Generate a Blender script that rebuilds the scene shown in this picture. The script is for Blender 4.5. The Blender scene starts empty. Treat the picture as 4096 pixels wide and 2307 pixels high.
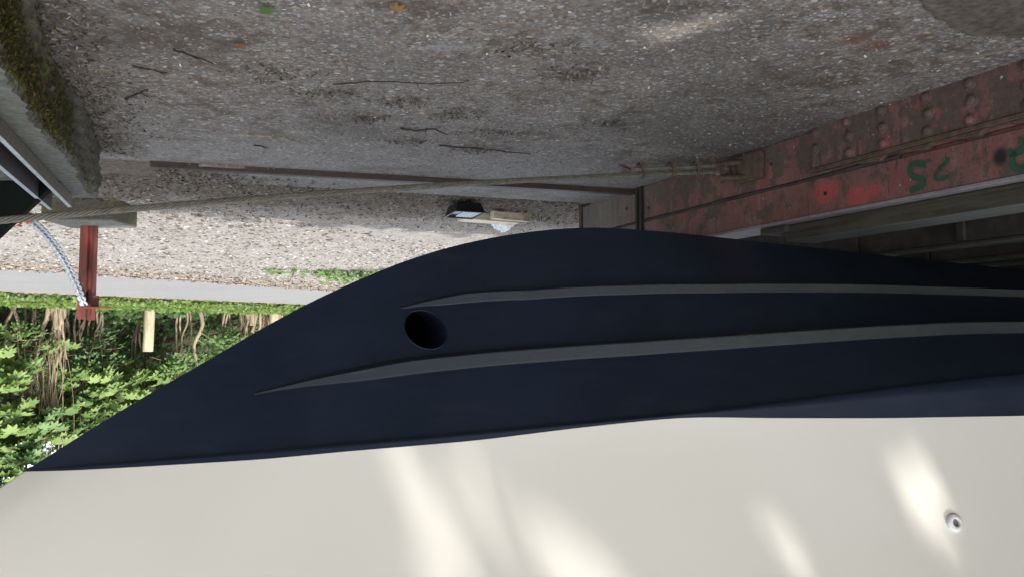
import bpy, bmesh, math, random
import numpy as np
from mathutils import Vector, Matrix
rng = np.random.default_rng(7)
random.seed(7)
scene = bpy.context.scene
COL = scene.collection
rad = math.radians

# ------------------------------------------------------------------ tagging
def tag(o, label=None, cat=None, group=None, kind=None):
    if label: o['label'] = label
    if cat: o['category'] = cat
    if group: o['group'] = group
    if kind: o['kind'] = kind
    return o

def empty(name, loc, label, cat, group=None):
    o = bpy.data.objects.new(name, None)
    o.empty_display_size = .1
    COL.objects.link(o)
    o.location = loc
    return tag(o, label, cat, group)

def world_loc(o):
    v = Vector((0, 0, 0))
    while o is not None:
        v = v + o.location
        o = o.parent
    return v

class MB:
    """collects shapes given in world coordinates, then links them as one mesh object"""
    def __init__(s):
        s.v = []; s.f = []; s.mi = []; s.sm = []
    def add(s, verts, faces, mi=0, smooth=False):
        n = len(s.v)
        s.v += [tuple(p) for p in verts]
        for f in faces:
            s.f.append([i + n for i in f]); s.mi.append(mi); s.sm.append(smooth)
        return s
    def box(s, o, ax, ay, az, mi=0):
        """corner o and three edge vectors"""
        o = Vector(o); ax = Vector(ax); ay = Vector(ay); az = Vector(az)
        p = [o, o+ax, o+ax+ay, o+ay, o+az, o+ax+az, o+ax+ay+az, o+ay+az]
        fs = [(0,3,2,1),(4,5,6,7),(0,1,5,4),(1,2,6,5),(2,3,7,6),(3,0,4,7)]
        if ax.cross(ay).dot(az) < 0: fs = [f[::-1] for f in fs]
        return s.add(p, fs, mi)
    def tube(s, pts, r, n=8, mi=0, cap=True, smooth=True):
        pts = [Vector(p) for p in pts]
        rs = r if isinstance(r, (list, tuple)) else [r]*len(pts)
        vs = []; fs = []
        t = (pts[1]-pts[0]).normalized()
        a = t.orthogonal().normalized()
        for i, p in enumerate(pts):
            if i == 0: t = pts[1]-pts[0]
            elif i == len(pts)-1: t = pts[-1]-pts[-2]
            else: t = pts[i+1]-pts[i-1]
            t.normalize()
            a = (a - t*a.dot(t)).normalized(); b = t.cross(a)
            for k in range(n):
                an = 2*math.pi*k/n
                vs.append(p + (a*math.cos(an)+b*math.sin(an))*rs[i])
        for i in range(len(pts)-1):
            for k in range(n):
                k2 = (k+1) % n
                fs.append((i*n+k, i*n+k2, (i+1)*n+k2, (i+1)*n+k))
        s.add(vs, fs, mi, smooth)
        if cap:
            m = (len(pts)-1)*n
            s.add(vs[:n], [tuple(range(n))[::-1]], mi)
            s.add(vs[m:m+n], [tuple(range(n))], mi)
        return s
    def lathe(s, c, axis, prof, n=24, mi=0, smooth=True):
        c = Vector(c); t = Vector(axis).normalized(); a = t.orthogonal().normalized(); b = t.cross(a)
        vs = []; fs = []
        for (r, hgt) in prof:
            for k in range(n):
                an = 2*math.pi*k/n
                vs.append(c + t*hgt + (a*math.cos(an)+b*math.sin(an))*r)
        for i in range(len(prof)-1):
            for k in range(n):
                k2 = (k+1) % n
                fs.append((i*n+k, i*n+k2, (i+1)*n+k2, (i+1)*n+k))
        return s.add(vs, fs, mi, smooth)
    def prism(s, poly, off, mi=0):
        poly = [Vector(p) for p in poly]; off = Vector(off); n = len(poly)
        vs = poly + [p+off for p in poly]
        fs = [tuple(range(n))[::-1], tuple(range(n, 2*n))]
        fs += [(i, (i+1) % n, n+(i+1) % n, n+i) for i in range(n)]
        nrm = Vector((0, 0, 0))
        for i in range(n): nrm += poly[i].cross(poly[(i+1) % n])
        if nrm.dot(off) < 0: fs = [f[::-1] for f in fs]
        return s.add(vs, fs, mi)
    def ribbon(s, pts, w, nrm, th=.002, mi=0):
        nrm = Vector(nrm).normalized(); pts = [Vector(p) for p in pts]
        L = []; Rr = []
        for i, p in enumerate(pts):
            t = (pts[min(i+1, len(pts)-1)] - pts[max(i-1, 0)]).normalized()
            b = t.cross(nrm).normalized()
            ww = w*(.8+.4*random.random())*.5
            L.append(p+b*ww); Rr.append(p-b*ww)
        vs = []; fs = []
        for i in range(len(pts)): vs += [L[i]+nrm*th, Rr[i]+nrm*th]
        for i in range(len(pts)-1): fs.append((2*i, 2*i+1, 2*i+3, 2*i+2))
        return s.add(vs, fs, mi)
    def build(s, name, mats, parent=None, origin=None, bevel=0, seg=2, merge=False):
        me = bpy.data.meshes.new(name)
        o = bpy.data.objects.new(name, me); COL.objects.link(o)
        if parent is not None:
            o.parent = parent
            base = world_loc(parent)
            if origin is not None:
                o.location = Vector(origin)-base
            off = base + o.location
        else:
            off = Vector(origin) if origin is not None else Vector((0, 0, 0))
            o.location = off
        me.from_pydata([tuple(Vector(p)-off) for p in s.v], [], s.f)
        mats = mats if isinstance(mats, (list, tuple)) else [mats]
        for m in mats: me.materials.append(m)
        me.polygons.foreach_set('material_index', s.mi)
        me.polygons.foreach_set('use_smooth', s.sm)
        if merge:
            bm = bmesh.new(); bm.from_mesh(me); bmesh.ops.remove_doubles(bm, verts=bm.verts, dist=1e-4)
            bm.to_mesh(me); bm.free()
        me.update()
        if bevel:
            bv = o.modifiers.new('bevel', 'BEVEL'); bv.width = bevel; bv.segments = seg; bv.limit_method = 'ANGLE'; bv.angle_limit = rad(35)
        return o

def leaf_mesh(name, mat, P, Xd, Yd, Nd, size, cols, tmpl, faces, parent=None, origin=(0, 0, 0)):
    """many little blades in one mesh. P,Xd,Yd,Nd: (n,3); size (n,); cols (n,3)"""
    T = np.asarray(tmpl, float); k = len(T); n = len(P)
    V = (P[:, None, :] + size[:, None, None]*(T[None, :, 0, None]*Xd[:, None, :] + T[None, :, 1, None]*Yd[:, None, :] + T[None, :, 2, None]*Nd[:, None, :]))
    base = np.array(world_loc(parent)) if parent is not None else np.zeros(3)
    V = (V.reshape(-1, 3) - np.asarray(origin, float)).astype(np.float32)
    fl = [len(f) for f in faces]; flat = np.concatenate([np.array(f) for f in faces])
    loops = (flat[None, :] + (np.arange(n)*k)[:, None]).reshape(-1)
    tot = np.tile(np.array(fl), n); start = np.concatenate([[0], np.cumsum(tot)[:-1]])
    me = bpy.data.meshes.new(name)
    me.vertices.add(n*k); me.vertices.foreach_set('co', V.reshape(-1))
    me.loops.add(len(loops)); me.loops.foreach_set('vertex_index', loops.astype(np.int32))
    me.polygons.add(len(tot)); me.polygons.foreach_set('loop_start', start.astype(np.int32)); me.polygons.foreach_set('loop_total', tot.astype(np.int32))
    ca = me.color_attributes.new('tint', 'FLOAT_COLOR', 'POINT')
    C = np.ones((n, k, 4), np.float32); C[:, :, :3] = cols[:, None, :]
    ca.data.foreach_set('color', C.reshape(-1))
    me.materials.append(mat); me.update(); me.validate()
    o = bpy.data.objects.new(name, me); COL.objects.link(o)
    if parent is not None:
        o.parent = parent; o.location = Vector(origin) - Vector(base)
    else: o.location = origin
    return o

def unit(a): return a/np.maximum(np.linalg.norm(a, axis=-1, keepdims=True), 1e-9)

def frames(ndir, ydir):
    """orthonormal frames from normals and a wished long direction"""
    N = unit(ndir); Y = ydir - N*np.sum(ydir*N, axis=1, keepdims=True); Y = unit(Y); X = np.cross(Y, N)
    return X, Y, N

# ------------------------------------------------------------------ materials
class Mat:
    def __init__(s, name, rough=.8, spec=.3):
        s.m = bpy.data.materials.new(name); s.m.use_nodes = True
        s.nt = s.m.node_tree; s.b = s.nt.nodes['Principled BSDF']; s.out = s.nt.nodes['Material Output']
        s.b.inputs['Roughness'].default_value = rough
        s.b.inputs['Specular IOR Level'].default_value = spec
        s.pos = s.nt.nodes.new('ShaderNodeNewGeometry').outputs['Position']
    def link(s, a, b): s.nt.links.new(a, b)
    def setin(s, inp, v):
        if isinstance(v, bpy.types.NodeSocket): s.link(v, inp)
        elif isinstance(v, (tuple, list)) and len(v) == 3 and inp.type == 'RGBA': inp.default_value = (*v, 1)
        else: inp.default_value = v
    def mapv(s, scale=(1, 1, 1), rot=(0, 0, 0), loc=(0, 0, 0), vec=None):
        n = s.nt.nodes.new('ShaderNodeMapping'); s.link(vec or s.pos, n.inputs[0])
        n.inputs['Scale'].default_value = scale; n.inputs['Rotation'].default_value = rot; n.inputs['Location'].default_value = loc
        return n.outputs[0]
    def noise(s, scale, detail=4, rough=.55, vec=None, dist=0):
        n = s.nt.nodes.new('ShaderNodeTexNoise'); s.link(vec or s.pos, n.inputs['Vector'])
        n.inputs['Scale'].default_value = scale; n.inputs['Detail'].default_value = detail; n.inputs['Roughness'].default_value = rough
        n.inputs['Distortion'].default_value = dist
        return n.outputs['Fac']
    def voro(s, scale, vec=None, feature='F1', rand=1):
        n = s.nt.nodes.new('ShaderNodeTexVoronoi'); n.feature = feature; s.link(vec or s.pos, n.inputs['Vector'])
        n.inputs['Scale'].default_value = scale; n.inputs['Randomness'].default_value = rand
        return n
    def ramp(s, fac, stops, interp='LINEAR'):
        n = s.nt.nodes.new('ShaderNodeValToRGB'); s.link(fac, n.inputs[0]); cr = n.color_ramp; cr.interpolation = interp
        while len(cr.elements) < len(stops): cr.elements.new(.5)
        for e, (p, c) in zip(cr.elements, stops):
            e.position = p; e.color = (*c, 1) if isinstance(c, (tuple, list)) else (c, c, c, 1)
        return n.outputs[0]
    def mix(s, fac, a, b, mode='MIX'):
        n = s.nt.nodes.new('ShaderNodeMix'); n.data_type = 'RGBA'; n.blend_type = mode
        s.setin(n.inputs[0], fac); s.setin(n.inputs[6], a); s.setin(n.inputs[7], b)
        return n.outputs[2]
    def math(s, op, a, b=0., clamp=False):
        n = s.nt.nodes.new('ShaderNodeMath'); n.operation = op; n.use_clamp = clamp
        s.setin(n.inputs[0], a); s.setin(n.inputs[1], b)
        return n.outputs[0]
    def dot(s, v):
        n = s.nt.nodes.new('ShaderNodeVectorMath'); n.operation = 'DOT_PRODUCT'; s.link(s.pos, n.inputs[0]); n.inputs[1].default_value = v
        return n.outputs['Value']
    def sep(s, vec=None):
        n = s.nt.nodes.new('ShaderNodeSeparateXYZ'); s.link(vec or s.pos, n.inputs[0]); return n.outputs
    def step(s, v, a, b):
        n = s.nt.nodes.new('ShaderNodeMapRange'); n.interpolation_type = 'SMOOTHSTEP'; s.setin(n.inputs[0], v)
        n.inputs[1].default_value = a; n.inputs[2].default_value = b
        return n.outputs[0]
    def spot(s, c, r, soft=.4, sc=(1, 1, 1)):
        n = s.nt.nodes.new('ShaderNodeVectorMath'); n.operation = 'DISTANCE'
        v = s.mapv(scale=sc); s.link(v, n.inputs[0]); n.inputs[1].default_value = tuple(c[i]*sc[i] for i in range(3))
        return s.math('SUBTRACT', 1., s.step(n.outputs['Value'], r*(1-soft), r*(1+soft)))
    def bump(s, hgt, strength=.5, dist=.01, prev=None):
        n = s.nt.nodes.new('ShaderNodeBump'); n.inputs['Strength'].default_value = strength; n.inputs['Distance'].default_value = dist
        s.setin(n.inputs['Height'], hgt)
        if prev is not None: s.link(prev, n.inputs['Normal'])
        return n.outputs[0]
    def done(s, color=None, rough=None, bump=None, metal=None):
        if color is not None: s.setin(s.b.inputs['Base Color'], color)
        if rough is not None: s.setin(s.b.inputs['Roughness'], rough)
        if bump is not None: s.link(bump, s.b.inputs['Normal'])
        if metal is not None: s.setin(s.b.inputs['Metallic'], metal)
        return s.m

def simple(name, c1, c2, scale=20, rough=.7, spec=.3, bump=.2, stretch=(1, 1, 1), metal=0, dist=.004):
    m = Mat(name, rough, spec)
    v = m.mapv(scale=stretch)
    n = m.noise(scale, 5, .6, v)
    return m.done(m.ramp(n, [(.3, c1), (.7, c2)]), None, m.bump(n, bump, dist), metal)

def mat_concrete():
    m = Mat('aggregate_concrete', .85, .25)
    wv = m.mapv(scale=(.8, 1, 1)); v1 = m.voro(54, wv); v2 = m.voro(105, wv); v3 = m.voro(30)
    big = m.noise(1.6, 5, .6); mid = m.noise(7, 5, .65); fine = m.noise(90, 3, .6); big2 = m.noise(.9, 3, .5, m.mapv(loc=(7, 3, 0)))
    matrix = m.ramp(mid, [(.3, (.075, .064, .053)), (.5, (.135, .122, .107)), (.7, (.215, .202, .186))])
    matrix = m.mix(.5, matrix, m.ramp(fine, [(.3, (.07, .062, .055)), (.7, (.24, .225, .21))]))
    stone = m.ramp(m.sep(v1.outputs['Color'])[0], [(0, (.11, .085, .065)), (.3, (.2, .17, .14)), (.55, (.26, .245, .23)), (.8, (.21, .15, .108)), (.9, (.31, .3, .285)), (1, (.40, .39, .375))])
    stone2 = m.ramp(m.sep(v2.outputs['Color'])[1], [(0, (.10, .085, .07)), (.45, (.22, .2, .18)), (.85, (.27, .26, .25)), (1, (.38, .37, .36))])
    k1 = m.math('MULTIPLY', m.math('LESS_THAN', v1.outputs['Distance'], .42), m.math('GREATER_THAN', m.sep(v1.outputs['Color'])[2], .25))
    k2 = m.math('MULTIPLY', m.math('LESS_THAN', v2.outputs['Distance'], .42), m.math('GREATER_THAN', m.sep(v2.outputs['Color'])[2], .4))
    c = m.mix(k2, matrix, stone2); c = m.mix(k1, c, stone)
    smear = m.step(m.noise(2.3, 6, .7, m.mapv(scale=(1, 1.6, 1), loc=(3, 1, 0))), .60, .70)
    c = m.mix(m.math('MULTIPLY', smear, .75), c, m.mix(.35, (.27, .275, .285), m.ramp(fine, [(.3, (.12, .12, .12)), (.7, (.4, .4, .41))])))
    dirt = m.step(m.math('ADD', m.math('MULTIPLY', big, .5), m.math('MULTIPLY', m.noise(11, 5, .7), .5)), .515, .60)
    c = m.mix(m.math('MULTIPLY', dirt, .8), c, m.mix(.5, (.075, .055, .038), m.ramp(fine, [(.35, (.04, .03, .022)), (.7, (.15, .115, .08))])))
    qd = m.math('ADD', m.dot((.273, .962, 0)), m.math('MULTIPLY', big, .9))
    c = m.mix(m.math('MULTIPLY', m.step(qd, 3.1, 4.1), .38), c, m.mix(.5, (.25, .247, .24), m.ramp(fine, [(.3, (.13, .127, .12)), (.7, (.36, .355, .345))])))
    damp = m.step(big2, .50, .62)
    c = m.mix(m.math('MULTIPLY', damp, .35), c, (.05, .045, .04))
    for cen, r in (((-.925, 1.94, 0), .045), ((-1.0, 1.99, 0), .04), ((-1.09, 1.93, 0), .02)):
        c = m.mix(m.math('MULTIPLY', m.spot(cen, r, .6, (1, 1.2, 1)), m.step(mid, .4, .55)), c, (.13, .065, .05))
    hgt = m.math('ADD', m.math('MULTIPLY', m.math('SUBTRACT', 1, v1.outputs['Distance']), k1), m.math('MULTIPLY', k2, .4))
    b = m.bump(hgt, .55, .006); b = m.bump(fine, .4, .003, b); b = m.bump(mid, .35, .02, b)
    return m.done(c, m.ramp(big, [(.3, .72), (.7, .92)]), b)

def mat_gravel():
    m = Mat('yard_gravel', .9, .2)
    v1 = m.voro(42); v2 = m.voro(85)
    big = m.noise(.7, 5, .6); mid = m.noise(4, 5, .65); fine = m.noise(70, 3, .6)
    g1 = m.ramp(m.sep(v1.outputs['Color'])[0], [(0, (.10, .085, .072)), (.35, (.2, .18, .165)), (.7, (.29, .275, .265)), (.9, (.225, .2, .172)), (1, (.42, .41, .39))])
    g2 = m.ramp(m.sep(v2.outputs['Color'])[1], [(0, (.08, .068, .058)), (.5, (.2, .185, .172)), (1, (.34, .33, .32))])
    k1 = m.math('LESS_THAN', v1.outputs['Distance'], .45)
    c = m.mix(k1, g2, g1)
    c = m.mix(.35, c, m.ramp(mid, [(.3, (.14, .125, .10)), (.5, (.225, .21, .185)), (.72, (.31, .302, .295))]))
    # dark leaf mould lying along the far edge of the concrete
    p = m.dot((.273, .962, 0))
    band = m.math('MULTIPLY', m.step(m.math('ADD', p, m.math('MULTIPLY', m.noise(1.7, 4, .6), 1.5)), 3.9, 4.5), m.math('SUBTRACT', 1, m.step(m.math('ADD', p, m.math('MULTIPLY', m.noise(2.2, 5, .65), 2.4)), 5.6, 6.6)))
    mould = m.ramp(m.noise(38, 4, .7), [(.3, (.035, .024, .02)), (.5, (.088, .070, .050)), (.68, (.17, .143, .108)), (.8, (.32, .285, .235))])
    c = m.mix(m.math('MULTIPLY', band, .82), c, mould)
    pp = m.dot((.817, .576, 0))
    edge = m.math('MULTIPLY', m.step(m.math('ADD', pp, m.math('MULTIPLY', mid, .8)), 7.6, 8.3), .6)
    c = m.mix(edge, c, m.ramp(fine, [(.3, (.17, .13, .095)), (.7, (.33, .275, .215))]))
    hgt = m.math('MULTIPLY', m.math('SUBTRACT', 1, v1.outputs['Distance']), k1)
    b = m.bump(hgt, .7, .012); b = m.bump(fine, .5, .006, b)
    return m.done(c, None, b)

def mat_asphalt():
    m = Mat('path_asphalt', .85, .25)
    v = m.voro(140); n = m.noise(1.2, 4, .6); rotz = math.atan2(.817, -.576)
    st = m.noise(1.0, 3, .5, m.mapv(scale=(.5, 6, 1), rot=(0, 0, -rotz)))
    c = m.ramp(m.sep(v.outputs['Color'])[0], [(0, (.15, .15, .153)), (.6, (.195, .195, .197)), (1, (.26, .26, .255))])
    c = m.mix(.4, c, m.ramp(n, [(.3, (.148, .148, .151)), (.7, (.2, .199, .197))]))
    c = m.mix(m.math('MULTIPLY', m.step(st, .5, .66), .4), c, (.215, .212, .208))
    return m.done(c, None, m.bump(v.outputs['Distance'], .3, .006))

def mat_soil():
    m = Mat('bank_soil', .95, .1)
    n = m.noise(9, 6, .7); f = m.noise(60, 4, .7)
    c = m.mix(.5, m.ramp(n, [(.3, (.018, .013, .009)), (.7, (.07, .052, .035))]), m.ramp(f, [(.3, (.012, .01, .007)), (.7, (.09, .07, .048))]))
    return m.done(c, None, m.bump(n, .8, .05))

def mat_redsteel():
    m = Mat('red_oxide_steel', .62, .35)
    u = m.math('SUBTRACT', m.dot((.4, .916, 0)), -1.486*.4+2.115*.916)
    n1 = m.noise(9, 6, .62, m.mapv(loc=(2, 5, 1))); n2 = m.noise(55, 4, .7); n3 = m.noise(4, 4, .55)
    run = m.noise(30, 4, .6, m.mapv(scale=(1, 1, .07))); run2 = m.noise(60, 3, .6, m.mapv(scale=(1, 1, .05), loc=(3, 0, 0)))
    c = m.ramp(n3, [(.25, (.140, .072, .058)), (.5, (.16, .068, .056)), (.75, (.195, .06, .052))])
    c = m.mix(m.math('MULTIPLY', m.step(run, .52, .68), .5), c, (.20, .135, .10))
    z = m.sep()[2]
    farside = m.step(m.math('ADD', u, m.math('MULTIPLY', n1, .6)), 1.9, 2.7)
    low = m.math('SUBTRACT', 1, m.step(z, .12, .2))
    n4 = m.noise(17, 7, .68, m.mapv(scale=(1, 1, .7), loc=(4, 1, 8)))
    rust = m.step(m.math('ADD', m.math('ADD', m.math('MULTIPLY', n1, .45), m.math('MULTIPLY', n4, .55)), m.math('MULTIPLY', low, .06)), 0.508, .565)
    c = m.mix(m.math('MULTIPLY', m.step(n4, .4, .62), .45), c, (.19, .115, .096))
    c = m.mix(m.math('MULTIPLY', rust, .9), c, m.ramp(n2, [(.3, (.055, .041, .032)), (.7, (.105, .075, .058))]))
    pit = m.step(m.noise(95, 3, .6), .56, .63)
    c = m.mix(m.math('MULTIPLY', pit, .65), c, (.085, .05, .03))
    c = m.mix(m.math('MULTIPLY', farside, .75), c, m.ramp(run, [(.3, (.10, .10, .085)), (.7, (.2, .19, .165))]))
    grn = m.step(m.noise(14, 5, .65, m.mapv(loc=(9, 2, 4))), .64, .70)
    c = m.mix(m.math('MULTIPLY', grn, .6), c, (.13, .17, .10))
    c = m.mix(m.math('MULTIPLY', m.step(run2, .66, .70), .7), c, (.03, .022, .02))
    spl = m.step(m.noise(75, 2, .5, m.mapv(scale=(1, 1, .5), loc=(1, 7, 2))), .745, .765)
    c = m.mix(m.math('MULTIPLY', spl, .8), c, (.5, .48, .42))
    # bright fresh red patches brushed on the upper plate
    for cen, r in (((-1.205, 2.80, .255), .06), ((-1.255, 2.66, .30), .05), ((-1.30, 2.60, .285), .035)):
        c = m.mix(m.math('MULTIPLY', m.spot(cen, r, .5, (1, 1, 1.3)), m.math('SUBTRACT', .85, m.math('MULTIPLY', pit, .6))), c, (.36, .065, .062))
    bl = m.spot((-1.455, 2.187, .268), .021, .5, (1, 1, .8))
    c = m.mix(bl, c, (.015, .014, .016))
    b = m.bump(n2, .3, .004); b = m.bump(rust, .5, .0015, b); b = m.bump(n3, .3, .02, b)
    return m.done(c, m.ramp(n1, [(.4, .5), (.6, .85)]), b)

def mat_flange():
    m = Mat('worn_flange_steel', .6, .35)
    n = m.noise(12, 5, .6); f = m.noise(90, 3, .6)
    c = m.ramp(n, [(.3, (.15, .135, .14)), (.55, (.215, .20, .205)), (.75, (.12, .07, .062))])
    return m.done(m.mix(.3, c, m.ramp(f, [(.3, (.09, .08, .075)), (.7, (.25, .235, .23))])), None, m.bump(f, .3, .003))

def mat_timber(name, a, b2, dirv, up=False):
    m = Mat(name, .85, .2)
    ang = math.atan2(dirv[1], dirv[0])
    v = m.mapv(scale=(.06, 1, 1), rot=(0, 0, 0), vec=m.mapv(rot=(0, 0, -ang)))
    g = m.noise(70, 6, .65, v); w = m.noise(6, 4, .6)
    c = m.ramp(g, [(.25, a), (.5, tuple((x+y)/2 for x, y in zip(a, b2))), (.75, b2)])
    c = m.mix(m.math('MULTIPLY', m.step(w, .5, .65), .5), c, (.07, .06, .035))
    if up:
        nz = m.nt.nodes.new('ShaderNodeNewGeometry').outputs['Normal']
        c = m.mix(m.math('MULTIPLY', m.step(m.sep(nz)[2], .6, .9), .8), c, m.ramp(g, [(.3, (.05, .053, .05)), (.7, (.15, .155, .15))]))
    return m.done(c, None, m.bump(g, .6, .006))

def mat_mossy():
    m = Mat('mossy_concrete', .95, .15)
    n = m.noise(9, 6, .65); f = m.noise(80, 4, .7); st = m.noise(22, 4, .6, m.mapv(scale=(1, 1, .15)))
    c = m.ramp(f, [(.3, (.045, .041, .034)), (.7, (.12, .112, .095))])
    c = m.mix(m.math('MULTIPLY', m.step(st, .45, .65), .5), c, (.065, .06, .04))
    c = m.mix(m.math('MULTIPLY', m.step(n, .52, .62), .7), c, m.ramp(f, [(.3, (.04, .05, .015)), (.7, (.13, .145, .045))]))
    nz = m.nt.nodes.new('ShaderNodeNewGeometry').outputs['Normal']
    up = m.step(m.sep(nz)[2], .6, .9)
    c = m.mix(m.math('MULTIPLY', up, .75), c, m.ramp(m.noise(40, 4, .7), [(.3, (.08, .086, .07)), (.7, (.20, .21, .195))]))
    return m.done(c, None, m.bump(m.math('ADD', n, m.math('MULTIPLY', f, .4)), .8, .02))

def mat_navy():
    m = Mat('navy_antifouling', .5, .35)
    n = m.noise(3, 5, .6); f = m.noise(140, 3, .5); o = m.noise(30, 3, .5, m.mapv(scale=(.25, .25, 1)))
    c = m.ramp(n, [(.3, (.0078, .0152, .030)), (.7, (.0115, .0205, .041))])
    c = m.mix(m.math('MULTIPLY', m.step(o, .5, .75), .4), c, (.020, .029, .046))
    sc_ = m.noise(45, 4, .65, m.mapv(scale=(.5, .5, 1.6), loc=(5, 5, 5)))
    c = m.mix(m.math('MULTIPLY', m.step(sc_, .62, .75), .35), c, (.030, .036, .045))
    return m.done(c, m.ramp(n, [(.3, .42), (.7, .55)]), m.bump(m.math('ADD', f, m.math('MULTIPLY', o, .4)), .12, .002))

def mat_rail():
    m = Mat('worn_lit_antifouling', .5, .25)
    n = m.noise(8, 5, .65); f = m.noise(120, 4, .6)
    c = m.ramp(n, [(.3, (.021, .027, .034)), (.55, (.031, .037, .040)), (.75, (.046, .052, .040))])  # dusty worn grey that also paints in the brightness of the outer faces
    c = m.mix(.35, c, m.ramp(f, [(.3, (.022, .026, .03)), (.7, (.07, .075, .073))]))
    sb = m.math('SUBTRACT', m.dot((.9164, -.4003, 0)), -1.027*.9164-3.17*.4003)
    c = m.mix(m.math('MULTIPLY', m.step(sb, .2, 1.7), .95), c, (.011, .017, .029))  # rail brightness painted out towards the bow
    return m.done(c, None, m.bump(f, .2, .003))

def mat_cream():
    m = Mat('cream_gelcoat', .32, .4)
    n = m.noise(2, 3, .5); f = m.noise(160, 2, .5)
    c = m.ramp(n, [(.3, (.70, .68, .61)), (.7, (.73, .71, .645))])
    return m.done(c, None, m.bump(f, .03, .001))

def mat_leaf(name, trans=.35, rough=.45):
    m = Mat(name, rough, .35)
    a = m.nt.nodes.new('ShaderNodeVertexColor'); a.layer_name = 'tint'
    m.link(a.outputs[0], m.b.inputs['Base Color'])
    t = m.nt.nodes.new('ShaderNodeBsdfTranslucent')
    tc = m.mix(1., a.outputs[0], (1.0, 1.15, .55), 'MULTIPLY'); m.link(tc, t.inputs[0])
    x = m.nt.nodes.new('ShaderNodeMixShader'); x.inputs[0].default_value = trans
    m.link(m.b.outputs[0], x.inputs[1]); m.link(t.outputs[0], x.inputs[2]); m.link(x.outputs[0], m.out.inputs[0])
    return m.m

def mat_tint(name, rough=.85):
    m = Mat(name, rough, .2)
    a = m.nt.nodes.new('ShaderNodeVertexColor'); a.layer_name = 'tint'
    n = m.noise(150, 3, .6)
    c = m.mix(m.ramp(n, [(.3, .0), (.7, .35)]), a.outputs[0], (.1, .08, .06))
    return m.done(c, None, m.bump(n, .2, .002))

BD = (.4, .916, 0)
MT = dict(
    concrete=mat_concrete(), gravel=mat_gravel(), asphalt=mat_asphalt(), soil=mat_soil(), red=mat_redsteel(), flange=mat_flange(),
    oldwood=mat_timber('weathered_timber', (.022, .019, .013), (.075, .068, .052), BD, True), darkbeam=simple('dark_steel', (.022, .02, .018), (.055, .046, .038), 14, .75),
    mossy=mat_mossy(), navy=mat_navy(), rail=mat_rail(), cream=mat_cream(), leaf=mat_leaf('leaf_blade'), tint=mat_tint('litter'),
    rust=simple('rusty_steel', (.05, .033, .024), (.12, .075, .05), 40, .75, .3, .3),
    edging=simple('brown_steel', (.03, .022, .018), (.062, .043, .034), 30, .6, .35, .3),
    railtop=simple('bare_steel_rail', (.095, .08, .068), (.155, .132, .112), 30, .55, .3, .25, metal=.1),
    railside=simple('dark_steel_rail', (.035, .033, .036), (.065, .06, .064), 30, .6, .3, .25, metal=.1),
    rope=simple('greased_wire_rope', (.07, .066, .05), (.145, .138, .112), 60, .6, .4, .2),
    zinc=simple('galvanised_steel', (.30, .325, .35), (.52, .555, .59), 60, .45, .5, .1, metal=.3),
    postred=simple('red_painted_post', (.065, .028, .022), (.19, .042, .034), 22, .55, .35, .3, (1, 1, .3)),
    greenpaint=simple('green_paint', (.017, .05, .027), (.032, .085, .042), 60, .6),
    darkgreen=simple('dark_green_steel', (.003, .005, .004), (.006, .009, .007), 20, .9, .08, .2),
    black=simple('black_plastic', (.008, .009, .011), (.016, .017, .02), 20, .4, .4, .05),
    whiteplastic=simple('pale_blue_plastic', (.50, .58, .68), (.75, .8, .85), 30, .35, .4, .05),
    freshwood=mat_timber('fresh_pine', (.56, .46, .34), (.76, .68, .56), (-.9, .5, 0)),
    postwood=simple('post_wood', (.2, .17, .11), (.38, .335, .225), 40, .8, .2, .5, (1, 1, .12)),
    bark=simple('hazel_bark', (.12, .095, .06), (.30, .245, .17), 40, .85, .2, .5, (1, 1, .2)),
    darkbark=simple('dark_bark', (.04, .032, .024), (.10, .08, .06), 25, .9, .1, .7, (1, 1, .25)),
    twig=simple('twig_bark', (.022, .016, .012), (.06, .045, .035), 60, .85, .2, .3),
    twine=simple('orange_twine', (.6, .06, .03), (.8, .13, .06), 60, .7),
    pale=simple('pale_resin', (.48, .48, .46), (.7, .7, .68), 60, .4),
    bag=simple('clear_film', (.6, .64, .68), (.85, .88, .9), 30, .2, .5, .3),
    moss=mat_leaf('moss_tuft', .2, .9),
    void=simple('matt_black', (.002, .002, .002), (.004, .004, .004), 20, 1, 0, .1),
    bore=simple('grey_bore', (.14, .13, .125), (.22, .21, .2), 60, .6),
)

# ------------------------------------------------------------------ camera, light, sky
cam = bpy.data.cameras.new('camera'); co = bpy.data.objects.new('camera', cam); COL.objects.link(co)
PITCH = math.atan((1345-1153.5)/2980)
co.location = (0, 0, .8)
co.rotation_euler = (Matrix.Rotation(rad(90)-PITCH, 3, 'X') @ Matrix.Rotation(rad(180), 3, 'Z')).to_euler()
cam.sensor_width = 36; cam.lens = 36*2980/4096; cam.clip_end = 500; cam.clip_start = .02
scene.camera = co

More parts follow.
